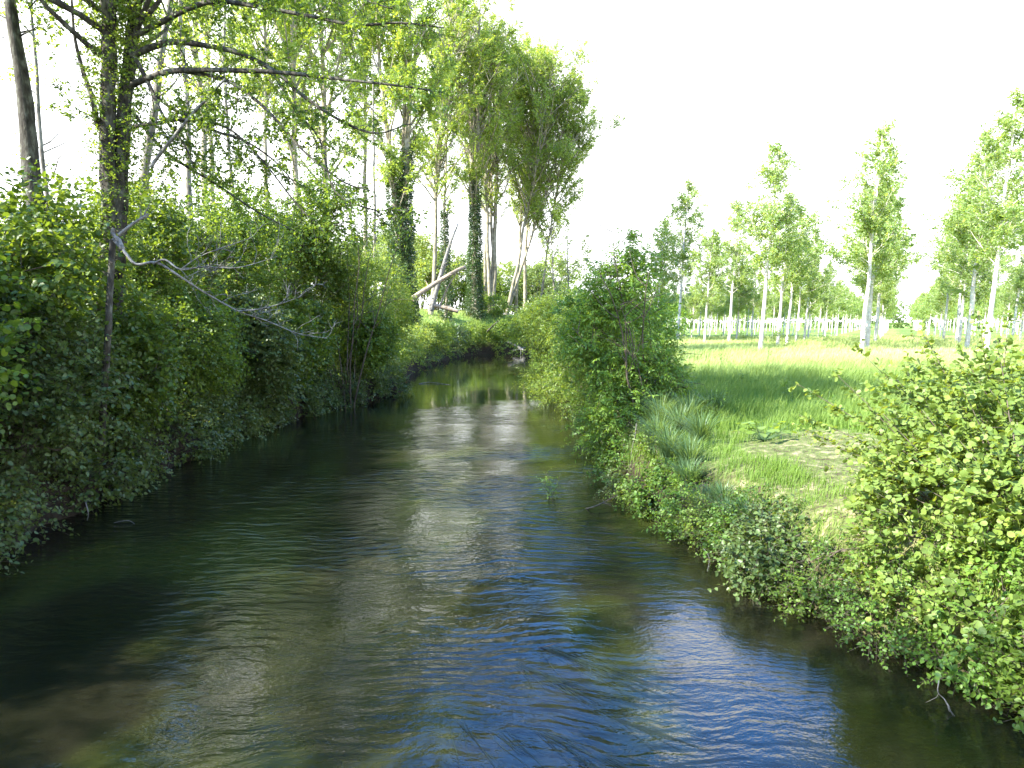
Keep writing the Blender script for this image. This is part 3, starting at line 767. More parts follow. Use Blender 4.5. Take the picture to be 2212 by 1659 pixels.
for k, (D, dx, cz, r, w) in enumerate(back):
    x = float(xl(D)) + dx
    lb = lobes_for(rs, (x, D, cz), (r, r, r * 1.15), 9, .8, (.28, .6))
    bush('hazel_shrub', 'tall shrub in the left back row, ' + w, G3(x, D), lb, M[['bush', 'hazel', 'elder'][k % 3]], rs, group='tall shrubs behind the left waterline',
         dens=17, nl=9, size=[.12, .15, .11][k % 3], tm='ovate', tw=(.4, .9), gap=.44, droop=.3, up=.5, stems=16, stem_r=.04, shell=.4)
# bank trees just outside the left edge of the view: they shade the near water
for k, (x, y, H) in enumerate([(-13.5, 6.5, 14), (-12.0, 1.0, 14.5), (-14.5, 11.5, 14), (-12.0, -5.0, 14)]):
    z0 = float(gz(x, y))
    rg = bush('bank_tree', ['leafy bank tree off the left edge, nearest to the lower left corner', 'leafy bank tree beside the bridge end', 'leafy bank tree off the left edge behind the stout grey trunk', 'leafy bank tree behind the viewer',
         'leafy tree standing back from the bank behind the mossy double tree', 'leafy tree standing back from the bank behind the forked trunk'][k], (x, y, z0),
         lobes_for(rs, (x, y, z0 + H * .62), (3.4, 3.6, H * .30), 6, .6), M['bush'], rs, cat='tree', group='leafy trees on the left bank', dens=3.8, nl=9, size=.17, tw=(.5, 1.1), gap=.46, stems=12, stem_r=.09, gscale=.7)
# bramble curtain trailing into the water
spots = list(np.arange(6.5, 39, 2.3))
for k, D in enumerate(spots):
    e = float(xl(D))
    lb = [((e - .25, D, .85), (.8, 1.4, .85)), ((e - .7, D + .7, 1.3), (.9, 1.2, .9)), ((e + .1, D - .6, .45), (.55, .9, .5))]
    near = ['lowest left', 'dark', 'ragged', 'thick', 'low'][k % 5]
    bush('bramble_thicket', f'{near} bramble curtain hanging to the left waterline, {ORD[k]} counted from the left edge', G3(e - .9, D), lb, M['mix'], rs, cat='bramble', group='brambles trailing along the left waterline',
         dens=26, nl=8, size=[.085, .11, .095][k % 3] if D < 20 else 0.115, tm='ovate', tw=(.3, .7), gap=.38, droop=.55, up=.5, stems=9, stem_r=.012)

# --- light bushes at the gap and on the far slope
rw = np.random.default_rng(33)
for (u, v, D, r, lab, mt) in [
 (800, 625, 46, (2.4, 2.4, 2.6), 'pale yellow green willow bush at the end of the near shrubs', 'willow'),
 (775, 690, 43, (2.2, 2.0, 2.4), 'sunlit lower bush in front of the pale willow', 'willow'),
 (845, 690, 49, (2.0, 2.0, 2.2), 'round sunlit bush between the willow and the ivy covered trunk', 'elder'),
 (820, 770, 42, (1.8, 2.0, 1.7), 'low green bush touching the water below the willow', 'elder')]:
    c = at(u, v, D)
    bush('willow_bush' if mt == 'willow' else 'sunlit_bush', lab, G3(c[0], D), lobes_for(rw, c, r, 5, .6), M[mt], rw, dens=15, nl=9, size=0.13, tm='ovate', tw=(.4, .9), gap=.38, up=.4, stems=12)
k = 0
for (D, dx, r, mt, w) in [(46, -.9, 1.5, 'elder', 'beside the low green bush'), (50, -1.0, 1.6, 'willow', 'on the bright slope, nearest'), (50, -3.4, 1.5, 'willow', 'high on the bright slope below the ivy trunk'),
     (54.5, -1.2, 1.7, 'willow', 'on the bright slope, middle'), (59, -1.2, 1.8, 'elder', 'on the bright slope above the undercut bank'), (64, -1.2, 1.8, 'willow', 'on the slope below the leaning trunk'),
     (69, -1.2, 1.8, 'elder', 'on the slope below the fallen log'), (74, -1.0, 1.9, 'bush', 'dark, left of the ivy poplar foot'), (79, -1.0, 2.0, 'ivy', 'dark, at the ivy poplar foot'),
     (84, -1.0, 2.0, 'bush', 'dark, below the pale poplars'), (87.5, -1.0, 2.0, 'elder', 'below the leaning pale poplar'), (90, -1.2, 2.0, 'bush', 'dark, where the channel turns'),
     (92, -2.0, 2.1, 'bush', 'closing the view at the bend'), (94, -3.5, 2.3, 'elder', 'high at the back of the bend'), (95, -9, 2.3, 'bush', 'between the pale poplar feet'), (97, -3.5, 2.4, 'elder', 'rightmost at the bend')]:
    e = float(xl(D)) + dx; z = float(gz(e, D))
    bush('bank_bramble', 'bramble mound ' + w + ' of the far left bank', (e, D, z), lobes_for(rw, (e, D, z + r * .45), (r * 1.1, r * 1.3, r * .8), 4), M[mt], rw, cat='bramble', group='bramble mounds on the far left bank',
         dens=12, nl=8, size=0.16, tm='diamond', tw=(.4, .8), gap=.33, up=.4, stems=6, stem_r=.015)
    k += 1

for k, y in enumerate(np.arange(60, 92, 3.6)):
    e = float(xl(y)); t_ = ['nearest', 'next', 'third', 'fourth', 'fifth', 'sixth', 'seventh', 'eighth', 'last'][k]
    bush('hanging_growth', t_ + ' tuft of growth hanging over the undercut far left bank', G3(e - .5, y), [((e - .35, y, .75), (.7, 1.9, .55)), ((e - .9, y + 1, 1.3), (.9, 1.8, .6))], M['mix' if k % 2 else 'elder'], rw, cat='bramble',
         group='growth hanging over the undercut bank', dens=9, nl=7, size=.15, tw=(.4, .8), gap=.42, droop=.6, stems=4, stem_r=.015)

# --- leaning dead trunk, lodged log, fallen log
def log_obj(name, pts, r0, r1, mat, lab, cat='log', stubs=3, seed=1):
    g = Geo(); r_ = np.random.default_rng(seed)
    P = path(pts); g.tube(P, np.linspace(r0, r1, len(P)), 10, rough=.05, rng=r_)
    for k in range(stubs):
        a, dd = along(P, r_.uniform(.25, .95)); Q = curve(r_, a, norm(perp(r_, dd) + dd * .4), r_.uniform(.4, 1.8), 4, .12)
        g.tube(Q, np.linspace(r1 * .5, .01, len(Q)), 5)
    return tag(g.build(name, mat, smooth=True), lab, cat)
log_obj('leaning_trunk', [(931, 672, 66), (945, 620, 66), (962, 560, 66), (975, 520, 66), (990, 482, 66)], .26, .08, M['dead'], 'pale bare trunk leaning right on the grassy slope', 'dead tree', 7, 2)
log_obj('lodged_log', [(890, 645, 64), (925, 622, 64.6), (955, 603, 65.2), (985, 585, 66), (1005, 576, 66.6)], .24, .14, M['log'], 'brown barked log propped up slanting across the leaning trunk', 'log', 4, 3)
log_obj('fallen_log', [(938, 660, 65), (958, 664, 65), (978, 669, 65), (990, 673, 65)], .20, .17, M['log'], 'short log lying level on the slope right of the leaning trunk foot', 'log', 0, 4)
log_obj('thin_prop', [(950, 662, 67), (965, 625, 67), (985, 590, 67)], .09, .05, M['log'], 'thin slanting stick between the leaning trunk and the ivy stem', 'branch', 1, 6)
log_obj('driftwood', [(1098, 738, 89), (1110, 744, 88.5), (1122, 751, 88), (1135, 758, 87.4)], .16, .09, M['dead'], 'bleached driftwood snag lying at the far water edge', 'driftwood', 6, 5)
log_obj('driftwood', [(1108, 758, 87), (1120, 754, 87), (1136, 750, 87)], .10, .05, M['dead'], 'thinner bleached branch crossing below the driftwood snag', 'driftwood', 4, 7)
log_obj('snag_branch', [(1052, 716, 86), (1066, 702, 85.6), (1078, 692, 85.2)], .10, .04, M['bark_dark'], 'dark bare branch slanting up in front of the pale poplar feet', 'branch', 3, 8)

# --- trees behind the slope and along the skyline
rb = np.random.default_rng(44)
for (u, v, D, r, lab, mt) in [
 (800, 560, 130, (7, 6, 6), 'round green tree on the skyline behind the thin bare pole', 'far'),
 (760, 585, 125, (6, 6, 5), 'round green tree on the skyline left of the thin bare pole', 'far'),
 (905, 570, 105, (5, 5, 5.5), 'grey green willow behind the ivy covered trunk', 'willow'),
 (940, 600, 100, (4.5, 4, 4.5), 'low willow behind the leaning bare trunk', 'willow'),
 (990, 610, 112, (5, 5, 5), 'green tree behind the fallen log', 'far'),
 (1100, 620, 125, (6, 5, 5.5), 'light green tree behind the pale poplar trunks', 'willow'),
 (1150, 630, 118, (5, 5, 4.5), 'light green bushy tree seen right of the last pale trunk', 'far'),
 (1200, 610, 130, (6, 5, 5), 'bushy tree behind the two slim trees at the bend', 'willow'),
 (1050, 640, 108, (4, 4, 4), 'small leafy tree filling the gap behind the pale poplar feet', 'elder'),
 (560, 560, 90, (6, 5, 5), 'sunlit tree behind the near shrubs under the drooping branches', 'willow'),
 (640, 560, 100, (6, 5, 5.5), 'sunlit tree behind the near shrubs left of the gap', 'far'),
 (20, 560, 60, (5, 5, 4.5), 'pale sunlit tree behind the shrubs at the left edge', 'willow')]:
    c = at(u, v, D)
    bush('broadleaf_tree', lab, G3(c[0], D), lobes_for(rb, c, r, 7, .6), M[mt], rb, cat='tree', group='trees behind the left bank', dens=2.6, nl=9, size=0.30, tw=(.8, 1.6), gap=.36, up=.3, stems=10, stem_r=.12, gscale=.5, twig=.012)
for (u0, u1, v1, D, r, lab) in [(1232, 1225, 470, 96, .14, 'slim sparse tree right of the poplars, the taller of two'), (1262, 1270, 500, 99, .12, 'slim sparse tree right of the poplars, the shorter of two'),
                               (1205, 1190, 420, 92, .15, 'slim leafy tree at the right foot of the poplar group')]:
    b = G3(ux(u0, D) + 0, D); tp = at(u1, v1, D)
    tall_tree('slim_tree', lab, b, tp, r, rb, crown=.3, limbs=30, wide=.13, size=.19, dens=.8, leaf='poplar', bark='bark_grey', group='slim trees at the bend', bare=6, ang=(35, 60))

# ================================================================== RIGHT BANK
rr = np.random.default_rng(55)
def rbush(name, lab, x, y, lobes, mt, cat='bush', group=None, **kw):
    return bush(name, lab, G3(x, y), lobes, M[mt], rr, cat=cat, group=group, **kw)
# light elder-like bush and the dark ash beside it
rbush('elder_bush', 'light green bush leaning over the water left of the dark ash', 3.4, 37, lobes_for(rr, (2.5, 36, 3.6), (2.1, 1.9, 2.6), 8, .6) + [((1.9, 35.5, 1.3), (1.6, 1.5, 1.0)), ((1.5, 36, 3.9), (1.1, 1.2, 1.4)), ((2.6, 34, 1.6), (1.6, 1.5, 1.3))], 'elder',
      dens=22, nl=10, size=.15, tm='narrow', tw=(.4, .9), gap=.40, up=.6, stems=14, stem_r=.03, droop=.4)
rbush('elder_bush', 'yellow green low bush behind the light one at the water', 3.6, 44, lobes_for(rr, (3.4, 44, 3.6), (2.0, 2.2, 2.6), 5, .55), 'elder', dens=9, nl=9, size=.13, tm='ovate', tw=(.4, .9), gap=.40, stems=10)
ash_l = [((2.9, 18.5, 1.9), (1.0, .9, .7)), ((2.5, 18.6, 1.2), (.8, .8, .6)), ((1.9, 20.5, 4.2), (.6, .7, .8)), ((3.45, 19.4, 5.3), (.5, .5, .75)), ((2.5, 19.6, 4.9), (.6, .6, .8)), ((3.9, 19.5, 3.7), (.7, .7, .8)), ((2.0, 19.5, 3.2), (.7, .8, .8)), ((2.55, 20.5, 3.6), (1.1, 1.0, 1.3)), ((2.2, 20.5, 2.3), (1.0, 1.0, .9)), ((3.6, 20.2, 4.3), (.7, .8, .9)), ((3.0, 19, 5.0), (.62, .65, 1.0)), ((2.8, 19, 4.1), (.95, .9, .95)), ((3.3, 19.1, 3.2), (1.15, 1.0, 1.0)), ((2.6, 18.8, 2.9), (.8, .9, .9)), ((3.9, 19, 2.5), (.9, .9, .75)), ((3.2, 19.5, 2.1), (1.1, 1.1, .8)), ((3.05, 19, 6.0), (.3, .3, .5)), ((2.55, 19, 5.0), (.35, .4, .5))]
rbush('ash_sapling', 'dark green young ash tree standing on the right bank edge', 3.3, 18.4, ash_l, 'ash', cat='tree', dens=40, nl=12, size=.125, tm='narrow', tw=(.3, .6), gap=.38, droop=.5, up=.7, stems=16, stem_r=.035, shell=.2, crnd=.6)
rbush('elder_bush', 'fresh green bush filling the space between the ash and the leaning light bush', 3.4, 29, lobes_for(rr, (2.9, 29, 3.0), (1.5, 1.6, 2.2), 7, .6) + [((2.2, 28.5, 1.2), (1.1, 1.3, .9))], 'elder', dens=20, nl=9, size=.13, tm='narrow', tw=(.3, .7), gap=.38, stems=10, droop=.4)
rbush('alder_sapling', 'bushy green sapling between the ash and the light bush', 4.2, 26, lobes_for(rr, (4.0, 26, 3.4), (1.2, 1.3, 1.8), 4, .6), 'ash', cat='tree', dens=13, nl=10, size=.10, tm='ovate', tw=(.3, .7), stems=12)
for (x, y, r, h, mt, lab) in [(5.4, 31, 1.5, 3.9, 'ash', 'blue green bushy tree behind the ash, touching its right side'), (7.2, 42, 1.9, 4.4, 'ash', 'round bush farther behind the ash towards the meadow'),
        (6.2, 54, 2.2, 5.2, 'elder', 'sunlit bush between the ash top and the slim trees'), (10, 66, 2.4, 5.0, 'ash', 'dark bush beneath the first plantation poplar'),
        (13.6, 74, 2.6, 4.6, 'ivy', 'darkest dense bush left of the first plantation trunk'), (4.4, 64, 2.2, 5.5, 'elder', 'pale bush over the water near the bend'),
        (10, 78, 2.8, 5.6, 'elder', 'broad light bush far behind the ash'), (20, 93, 3.0, 6.0, 'ash', 'broad far bush left of the plantation')]:
    rbush('field_bush', lab, x, y, lobes_for(rr, (x, y, h * .55 + .6), (r, r, h * .5), 5, .5), mt, group='bushes along the meadow edge', dens=8 if y < 60 else 5, nl=9, size=.13 if y < 60 else .2, tw=(.4, .9), stems=9, gap=.38)

# low cover at the right waterline
names = ['nettle patch', 'bramble mound', 'leafy bramble', 'tangled bramble']
ys_ = np.concatenate([np.arange(5.8, 17, 0.95), np.arange(17.5, 34, 1.9), np.arange(35, 82, 4.5)])
for k, y in enumerate(ys_):
    e = float(xr(y)); s = 1.0 if y < 17 else (1.2 if y < 34 else 2.0)
    r = rr.uniform(.56, .76) * s
    hz_ = .12 if 9.5 < y < 15.2 else .62
    lb = [((e + .12 * s, y, .5 * s), (r * .75, r, r * .7)), ((e + (.5 if y < 17 else .9) * s, y + .3 * s, .55 + hz_ * s), (r * .7, r, r * .6)), ((e - .12, y - .2, .3), (r * .5, r * .8, r * .5))]
    nm = names[k % 4]
    rbush('bramble_clump', f'{nm} on the right waterline, {ORD[k]} counted upstream from the alder bush', e + .6, y, lb, ['bramble', 'elder', 'ash', 'bramble', 'bush', 'mix'][k % 6], cat='bramble', group='brambles along the right waterline',
          dens=80 if y < 17 else 34 if y < 34 else 10, nl=8, size=[.06, .085, .07, .05][k % 4] if y < 17 else .09 if y < 34 else .15, tm='ovate' if y < 34 else 'diamond', tw=(.2, .5) if y < 34 else (.4, .8), gap=.34, droop=.35, up=.9, stems=10, stem_r=.008)

# the large round-leaved alder bush in the right foreground
ra = np.random.default_rng(66)
al = [((5.3, 9.4, 1.7), (.6, .7, .7)), ((4.9, 8.9, 1.0), (.5, .6, .45)), ((6.3, 9.6, 2.35), (1.35, 1.2, 1.15)), ((7.5, 9.8, 2.7), (1.3, 1.3, 1.1)), ((5.5, 8.9, 1.6), (1.0, 1.0, .95)), ((6.4, 8.0, 1.6), (1.3, 1.1, 1.2)), ((7.4, 8.2, 2.2), (1.1, 1.1, 1.2)),
      ((6.5, 6.9, .95), (1.0, .95, .85)), ((5.6, 7.7, .75), (.8, .8, .65)), ((7.4, 7.0, 1.5), (.9, 1.0, 1.2)), ((5.05, 8.8, .8), (.7, .8, .6)), ((7.1, 6.2, .6), (.8, .7, .6))]
gl, gt = Geo(), Geo()
abase = G3(6.6, 8.6)
for k in range(60):                                      # long leafy shoots poking out of the bush
    c, r = al[k % 5]
    b0 = np.array([ra.uniform(6.0, 7.4), ra.uniform(7.8, 9.3), 1.0])
    tgt = np.array(c) + np.array(r) * (norm(ra.standard_normal(3) * np.array([1, 1, .6]) + np.array([-.35, -.1, .6])) * ra.uniform(1.0, 1.35))
    L = np.linalg.norm(tgt - b0)
    P = curve(ra, b0, tgt - b0 + UP * .3, L, 9, .05, .15)
    gt.tube(P, np.linspace(.016, .003, len(P)), 5)
    m = int(L * 7); ti = ra.uniform(.3, 1, m) * (len(P) - 1.001); kk = ti.astype(int)
    pp = P[kk] + (P[kk + 1] - P[kk]) * (ti - kk)[:, None]
    dd = norm(P[kk + 1] - P[kk])
    put_leaves(gl, ra, np.repeat(pp, 2, 0), np.repeat(dd, 2, 0) * .4 + .9 * ra.standard_normal((2 * m, 3)), UP * .5 + ra.standard_normal((2 * m, 3)) * .6, .075 * ra.uniform(.7, 1.2, 2 * m), 'round')
for (u, v, D) in [(1745, 880, 10.5), (1722, 850, 11), (1770, 960, 10.2), (1800, 830, 10.5), (1730, 950, 10.6), (1790, 1040, 10), (1850, 760, 10.5), (1960, 740, 10.5), (2080, 700, 10.2), (2160, 700, 10), (2010, 705, 10.4)]:
    tgt = at(u, v, D); b0 = np.array([6.3 + ra.uniform(-.3, .6), 9.3, 1.6]); L = np.linalg.norm(tgt - b0)
    P = curve(ra, b0, tgt - b0 + UP * .15, L * 1.02, 9, .03, .02); gt.tube(P, np.linspace(.014, .003, len(P)), 5)
    m = int(L * 12); ti = ra.uniform(.35, 1, m) * (len(P) - 1.001); kk = ti.astype(int)
    pp = P[kk] + (P[kk + 1] - P[kk]) * (ti - kk)[:, None]
    sprays(gl, gt, ra, pp, norm(P[kk + 1] - P[kk]) + .7 * ra.standard_normal((m, 3)), .16, 4, .07, 'round', .2, .6, .002)
mass(gl, gt, ra, al, 62, (.18, .42), 6, .084, 'round', .36, 1.6, .35, .25, .7, .003)
for k in range(26):
    c, r = al[k % len(al)]; b0 = np.array([6.6 + ra.uniform(-.5, .5), 8.6 + ra.uniform(-.6, .6), .9]); tgt = np.array(c) + ra.uniform(-.5, .5, 3) * np.array(r)
    P = curve(ra, b0, tgt - b0 + UP * .3, np.linalg.norm(tgt - b0), 7, .08, 0); gt.tube(P, np.linspace(.02, .006, len(P)), 6)
assemble('alder_bush', abase, 'large round leaved alder bush filling the right foreground', 'bush', [('branches', gt, M['twig'], True), ('foliage', gl, M['alder'], False)])

# sedge and reed tufts
def tuft(name, lab, x, y, n, h, spread, mat, group, seed, w=.012, lean=(0, 0)):
    r_ = np.random.default_rng(seed); g = Geo(); b = G3(x, y, -.03)
    a = r_.random(n) * 2 * math.pi; s = r_.random(n) ** .6 * spread; H = h * r_.uniform(.6, 1.1, n)
    dirx = np.cos(a); diry = np.sin(a); br = r_.random(n) * .18
    K = 6; t = np.linspace(0, 1, K)
    X = b[0] + dirx[:, None] * (br[:, None] + s[:, None] * H[:, None] * t ** 2) + lean[0] * t ** 2 * H[:, None]
    Y = b[1] + diry[:, None] * (br[:, None] + s[:, None] * H[:, None] * t ** 2) + lean[1] * t ** 2 * H[:, None]
    Z = b[2] + H[:, None] * (t - .38 * s[:, None] * t ** 3)
    C = np.stack([X, Y, Z], -1); sx = np.stack([-diry, dirx, 0 * dirx], -1)[:, None] * (w * (1 - t ** 1.6) + .001)[None, :, None]
    V = np.stack([C - sx, C + sx], 2).reshape(n, K * 2, 3)
    bi = np.arange(n)[:, None] * K * 2
    fs = [np.concatenate([bi + 2*i, bi + 2*i + 1, bi + 2*i + 3, bi + 2*i + 2], 1) for i in range(K - 1)]
    g.add(V.reshape(-1, 3), fs, rnd=np.repeat(r_.random(n), K * 2), h=np.tile(np.repeat(t, 2), n))
    local(g, b)
    o = g.build(name, mat); o.location = tuple(b)
    return tag(o, lab, 'sedge', group)
LM = ['in the middle of the nearest group', 'upper left of the nearest group', 'lower right of the nearest group', 'far end of the nearest group', 'beside the bare soil',
      'right one behind the nearest group', 'left one below the ash shade', 'low one at the clearing edge', 'at the foot of the ash', 'right of the ash foot', 'in the ash shade', 'in the ash shade, further right',
      'behind the ash', 'behind the ash, towards the meadow', 'rightmost one by the meadow', 'furthest from the bridge', 'small one nearest to the bridge', 'between clearing and ash']
k = 0
for (x, y, h) in [(3.75, 12.2, .62), (3.55, 12.9, .7), (3.9, 11.5, .62), (3.45, 13.6, .8), (3.9, 11.1, .5), (3.6, 14.3, .9), (3.35, 15.0, 1.0), (3.8, 12.6, .5), (3.3, 15.9, 1.1), (3.9, 16.4, 1.0), (3.7, 17.6, 1.2), (4.5, 17.9, 1.1), (4.2, 20.0, 1.2), (5.0, 20.8, 1.1), (5.4, 19.0, .9), (4.7, 22.5, 1.2), (3.7, 12.0, .6), (4.1, 15.3, .9)]:
    k += 1
    tuft('sedge_tuft', f'arching sedge tuft behind the right waterline brambles, ' + LM[k - 1], x, y, 260, h, .75, M['sedge'], 'sedge tufts on the right bank', 300 + k, .011, (-.15, -.25))
# broad-leaved plant at the clearing edge
g, g2 = Geo(), Geo(); bb = at(1650, 945, 15.2); bb = G3(bb[0], bb[1])
for k in range(26):
    a = ra.random() * 6.28; rad_ = ra.uniform(.15, .55); tip = bb + np.array([math.cos(a) * rad_, math.sin(a) * rad_, ra.uniform(.2, .42)])
    g2.sticks([bb], [tip], [.008], [.005])
    put_leaves(g, ra, tip[None], np.array([[math.cos(a), math.sin(a), -.2]]), np.array([[0, 0, 1.0]]) + .25 * ra.standard_normal((1, 3)), 0.20, 'round')
assemble('broad_leaved_plant', bb, 'low plant with broad leaves at the back edge of the trodden clearing', 'plant', [('leaves', g, M['elder'], False), ('stalks', g2, M['sedge'], False)])

for k, (u, v, h) in enumerate([(1535, 900, .95), (1600, 850, .8), (1700, 870, .9), (1790, 900, .8), (1560, 800, 1.0), (1660, 790, 1.1)]):
    p_ = onplane(u, v, 1.6); g, g2 = Geo(), Geo(); bb = G3(p_[0], p_[1]); r_ = np.random.default_rng(900 + k)
    for q_ in range(5):
        P = curve(r_, bb + np.array([r_.uniform(-.12, .12), r_.uniform(-.12, .12), 0]), np.array([r_.uniform(-.15, .2), 0, 1.0]), h * r_.uniform(.7, 1.1), 6, .05)
        g2.tube(P, np.linspace(.007, .003, len(P)), 4)
        ti = r_.uniform(.1, 1, 22) * 5.99; kk = ti.astype(int); pp = P[kk] + (P[kk + 1] - P[kk]) * (ti - kk)[:, None]
        put_leaves(g, r_, pp, r_.standard_normal((22, 3)) + UP * .4, UP + .4 * r_.standard_normal((22, 3)), .11 * r_.uniform(.5, 1.2, 22), 'narrow')
    assemble('tall_weed', bb, 'upright leafy weed standing above the meadow grass, ' + ['nearest to the sedges', 'in the shade band, left', 'in the shade band, middle', 'behind the broad leaved plant', 'in the sunlit grass, left', 'in the sunlit grass, right'][k], 'plant', [('leaves', g, M['bramble'], False), ('stalks', g2, M['sedge'], False)], 'tall weeds in the meadow')

# ---- meadow grass
def grass(name, lab, n, yr, fx, hh, wb, seed, power=1.0, noclear=True, kind='stuff'):
    r_ = np.random.default_rng(seed)
    y = yr[0] + (yr[1] - yr[0]) * r_.random(n) ** power
    x0, x1 = fx(y); x = x0 + (x1 - x0) * r_.random(n)
    P2 = np.stack([x, y, 0 * x], -1)
    clump = vnoise(P2, .8) * .6 + vnoise(P2, 2.7) * .4
    keep = r_.random(n) < np.clip(clump * 2.2 - .35, .05, 1)
    if noclear: keep &= clearing(x, y) < r_.random(n) * .9 + .05
    x, y, clump = x[keep], y[keep], clump[keep]; n = len(x)
    z = gz(x, y) - .02
    H = hh(x, y) * (.45 + .9 * clump) * r_.uniform(.5, 1.15, n)
    a = r_.random(n) * 6.28; ln = r_.uniform(.05, .5, n)
    dx, dy = np.cos(a), np.sin(a); w = wb(y) * r_.uniform(.7, 1.3, n)
    fa = r_.random(n) * 6.28; sx = np.stack([np.cos(fa) * w, np.sin(fa) * w, 0 * w], -1)
    c0 = np.stack([x, y, z], -1); c1 = c0 + np.stack([dx * ln * .3 * H + .06 * H, dy * ln * .3 * H, H * .55], -1); c2 = c0 + np.stack([dx * ln * H + .22 * H, dy * ln * H, H * (1 - .3 * ln)], -1)
    V = np.stack([c0 - sx, c0 + sx, c1 + sx * .8, c1 - sx * .8, c2], 1).reshape(-1, 3)
    b = np.arange(n)[:, None] * 5
    g = Geo()
    rv = np.clip(.25 + .5 * vnoise(np.stack([x, y, 0 * x], -1), .25) * r_.uniform(.5, 1.5, n), 0, 1)
    seed_shade = np.clip(np.interp(y, [10, 26, 38], [0.0, .25, 1.0]), 0, 1)  # pale seed heads farther out; nearer blades coloured darker to stand for shade
    hv = np.stack([0 * x, 0 * x, .45 * seed_shade, .45 * seed_shade, seed_shade], 1)
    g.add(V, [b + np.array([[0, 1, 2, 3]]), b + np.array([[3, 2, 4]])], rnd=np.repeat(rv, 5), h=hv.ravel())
    return tag(g.build(name, M['grass']), lab, 'grass', kind=kind)
right = lambda y: (xr(y) + np.interp(y, [12, 14], [.9, .35]), np.minimum(y * .80 + 2, 80))
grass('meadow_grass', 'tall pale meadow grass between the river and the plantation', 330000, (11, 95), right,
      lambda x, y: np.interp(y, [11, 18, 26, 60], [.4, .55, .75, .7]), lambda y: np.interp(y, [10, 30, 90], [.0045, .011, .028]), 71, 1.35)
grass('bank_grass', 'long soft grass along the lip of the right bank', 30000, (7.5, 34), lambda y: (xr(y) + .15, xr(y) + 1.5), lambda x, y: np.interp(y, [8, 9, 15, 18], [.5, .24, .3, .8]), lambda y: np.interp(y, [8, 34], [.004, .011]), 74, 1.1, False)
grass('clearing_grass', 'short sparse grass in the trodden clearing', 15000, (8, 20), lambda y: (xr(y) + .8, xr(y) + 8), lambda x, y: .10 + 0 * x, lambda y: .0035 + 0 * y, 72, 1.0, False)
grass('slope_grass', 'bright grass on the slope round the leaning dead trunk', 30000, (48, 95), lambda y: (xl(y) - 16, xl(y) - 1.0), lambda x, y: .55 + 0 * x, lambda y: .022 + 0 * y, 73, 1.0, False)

# ---- plantation of young poplars
rp = np.random.default_rng(88)
cone = lambda t: (1.04 - t) ** 1.0 * min(1, .55 + t * 3.5)
protos = []
for k in range(5):
    H = [16.0, 15.0, 14.5, 15.5, 14][k]
    o = tall_tree('young_poplar', 'x', (0, 0, 0), (H * .06, 0, H), .19, rp, crown=.36, limbs=60, ang=(42, 75), wide=.29, limb=.45, inner=.04, cull=.47, leaf='young_poplar', bark='bark_white', size=.16, nl=8, dens=2.5, lowgap=.0, prof=cone, up=.25, tw=(.35, .7), wob=.012)
    protos.append(o)
lowp = []
for k in range(4):
    H = 14.5
    o = tall_tree('young_poplar', 'x', (0, 0, 0), (H * .05, 0, H), .19, rp, crown=.36, limbs=34, ang=(42, 75), wide=.29, limb=.45, inner=.04, cull=.45, leaf='young_poplar', bark='bark_white', size=.30, nl=6, dens=1.7, lowgap=.0, prof=cone, up=.25, tw=(.5, .9), wob=.012)
    lowp.append(o)
av = np.array([math.sin(rad(28.2)), math.cos(rad(28.2))]); bv = np.array([av[1], -av[0]])
T0 = np.array([18.3, 52.6])
sites = []
for i_ in range(-7, 34):
    for j_ in range(-6, 16):
        p = T0 + av * 7.5 * i_ + bv * 7.0 * j_ + rp.uniform(-.45, .45, 2)
        x, y = p
        if y < 44 or y > 222 or x < (17.5 if y < 84 else 20.5) or x / y > .80: continue
        if i_ < 0 and j_ < 1 and y < 52: continue
        sites.append((x, y))
sites.append((18.3, 78.5)); sites.append((16.9, 84.0))
sites.sort(key=lambda p: p[1])
special = {0: 'nearest tall young poplar of the plantation with a ragged open crown', 1: 'second nearest young poplar, white trunk rising from tall grass', 2: 'third nearest young poplar of the plantation', 3: 'fourth nearest young poplar of the plantation'}
used = set()
for k, (x, y) in enumerate(sites):
    hi = y < 100
    src = (protos if hi else lowp)[k % (5 if hi else 4)]
    s = rp.uniform(.85, 1.08) if k > 3 else 1.05
    if abs(x - 18.3) < .01: s = 1.12
    elif y > 83 and not (x < 21.5 and y < 92): s *= .64
    elif y > 55 and 1745 < u < 2080: s *= .80
    u = CX + F * x / y
    if k < 24:
        side = 'left' if u < 1500 else 'middle' if u < 1950 else 'right'
        lab = special.get(k, f'white trunked young poplar in the {side} of the plantation, the {ORD[k]} nearest to the bridge')
    elif y < 130: lab = 'white trunked young poplar in the middle rows of the plantation'
    else: lab = 'small looking young poplar in the farthest rows of the plantation'
    loc = (x, y, float(gz(x, y)) - .05); rz = rp.uniform(-.7, .7)
    if src.name not in used:
        used.add(src.name); o = src; o.location = loc; o.rotation_euler = (0, 0, rz); o.scale = (s, s, s); o['label'] = lab; o['group'] = 'young poplars planted in rows'
    else:
        copy_thing(src, loc, rz, (s, s, s), lab, 'young poplars planted in rows')
print('plantation', len(sites))
# small saplings at the plantation edge
for k, (u, D) in enumerate([(1690, 57), (1780, 70), (1800, 66), (1600, 84), (1560, 88)]):
    x = ux(u, D)
    bush('small_sapling', 'small leafy sapling among the white trunks, ' + ['tallest', 'low and round', 'right beside the round one', 'far left', 'leftmost of all'][k], G3(x, D), [((x, D, 2.6 if k == 0 else 2.1), (.7, .7, 1.1 if k == 0 else .6))], M['young_poplar'], rp,
         group='saplings between the plantation trunks', dens=8, nl=7, size=.14, stems=4, stem_r=.015)
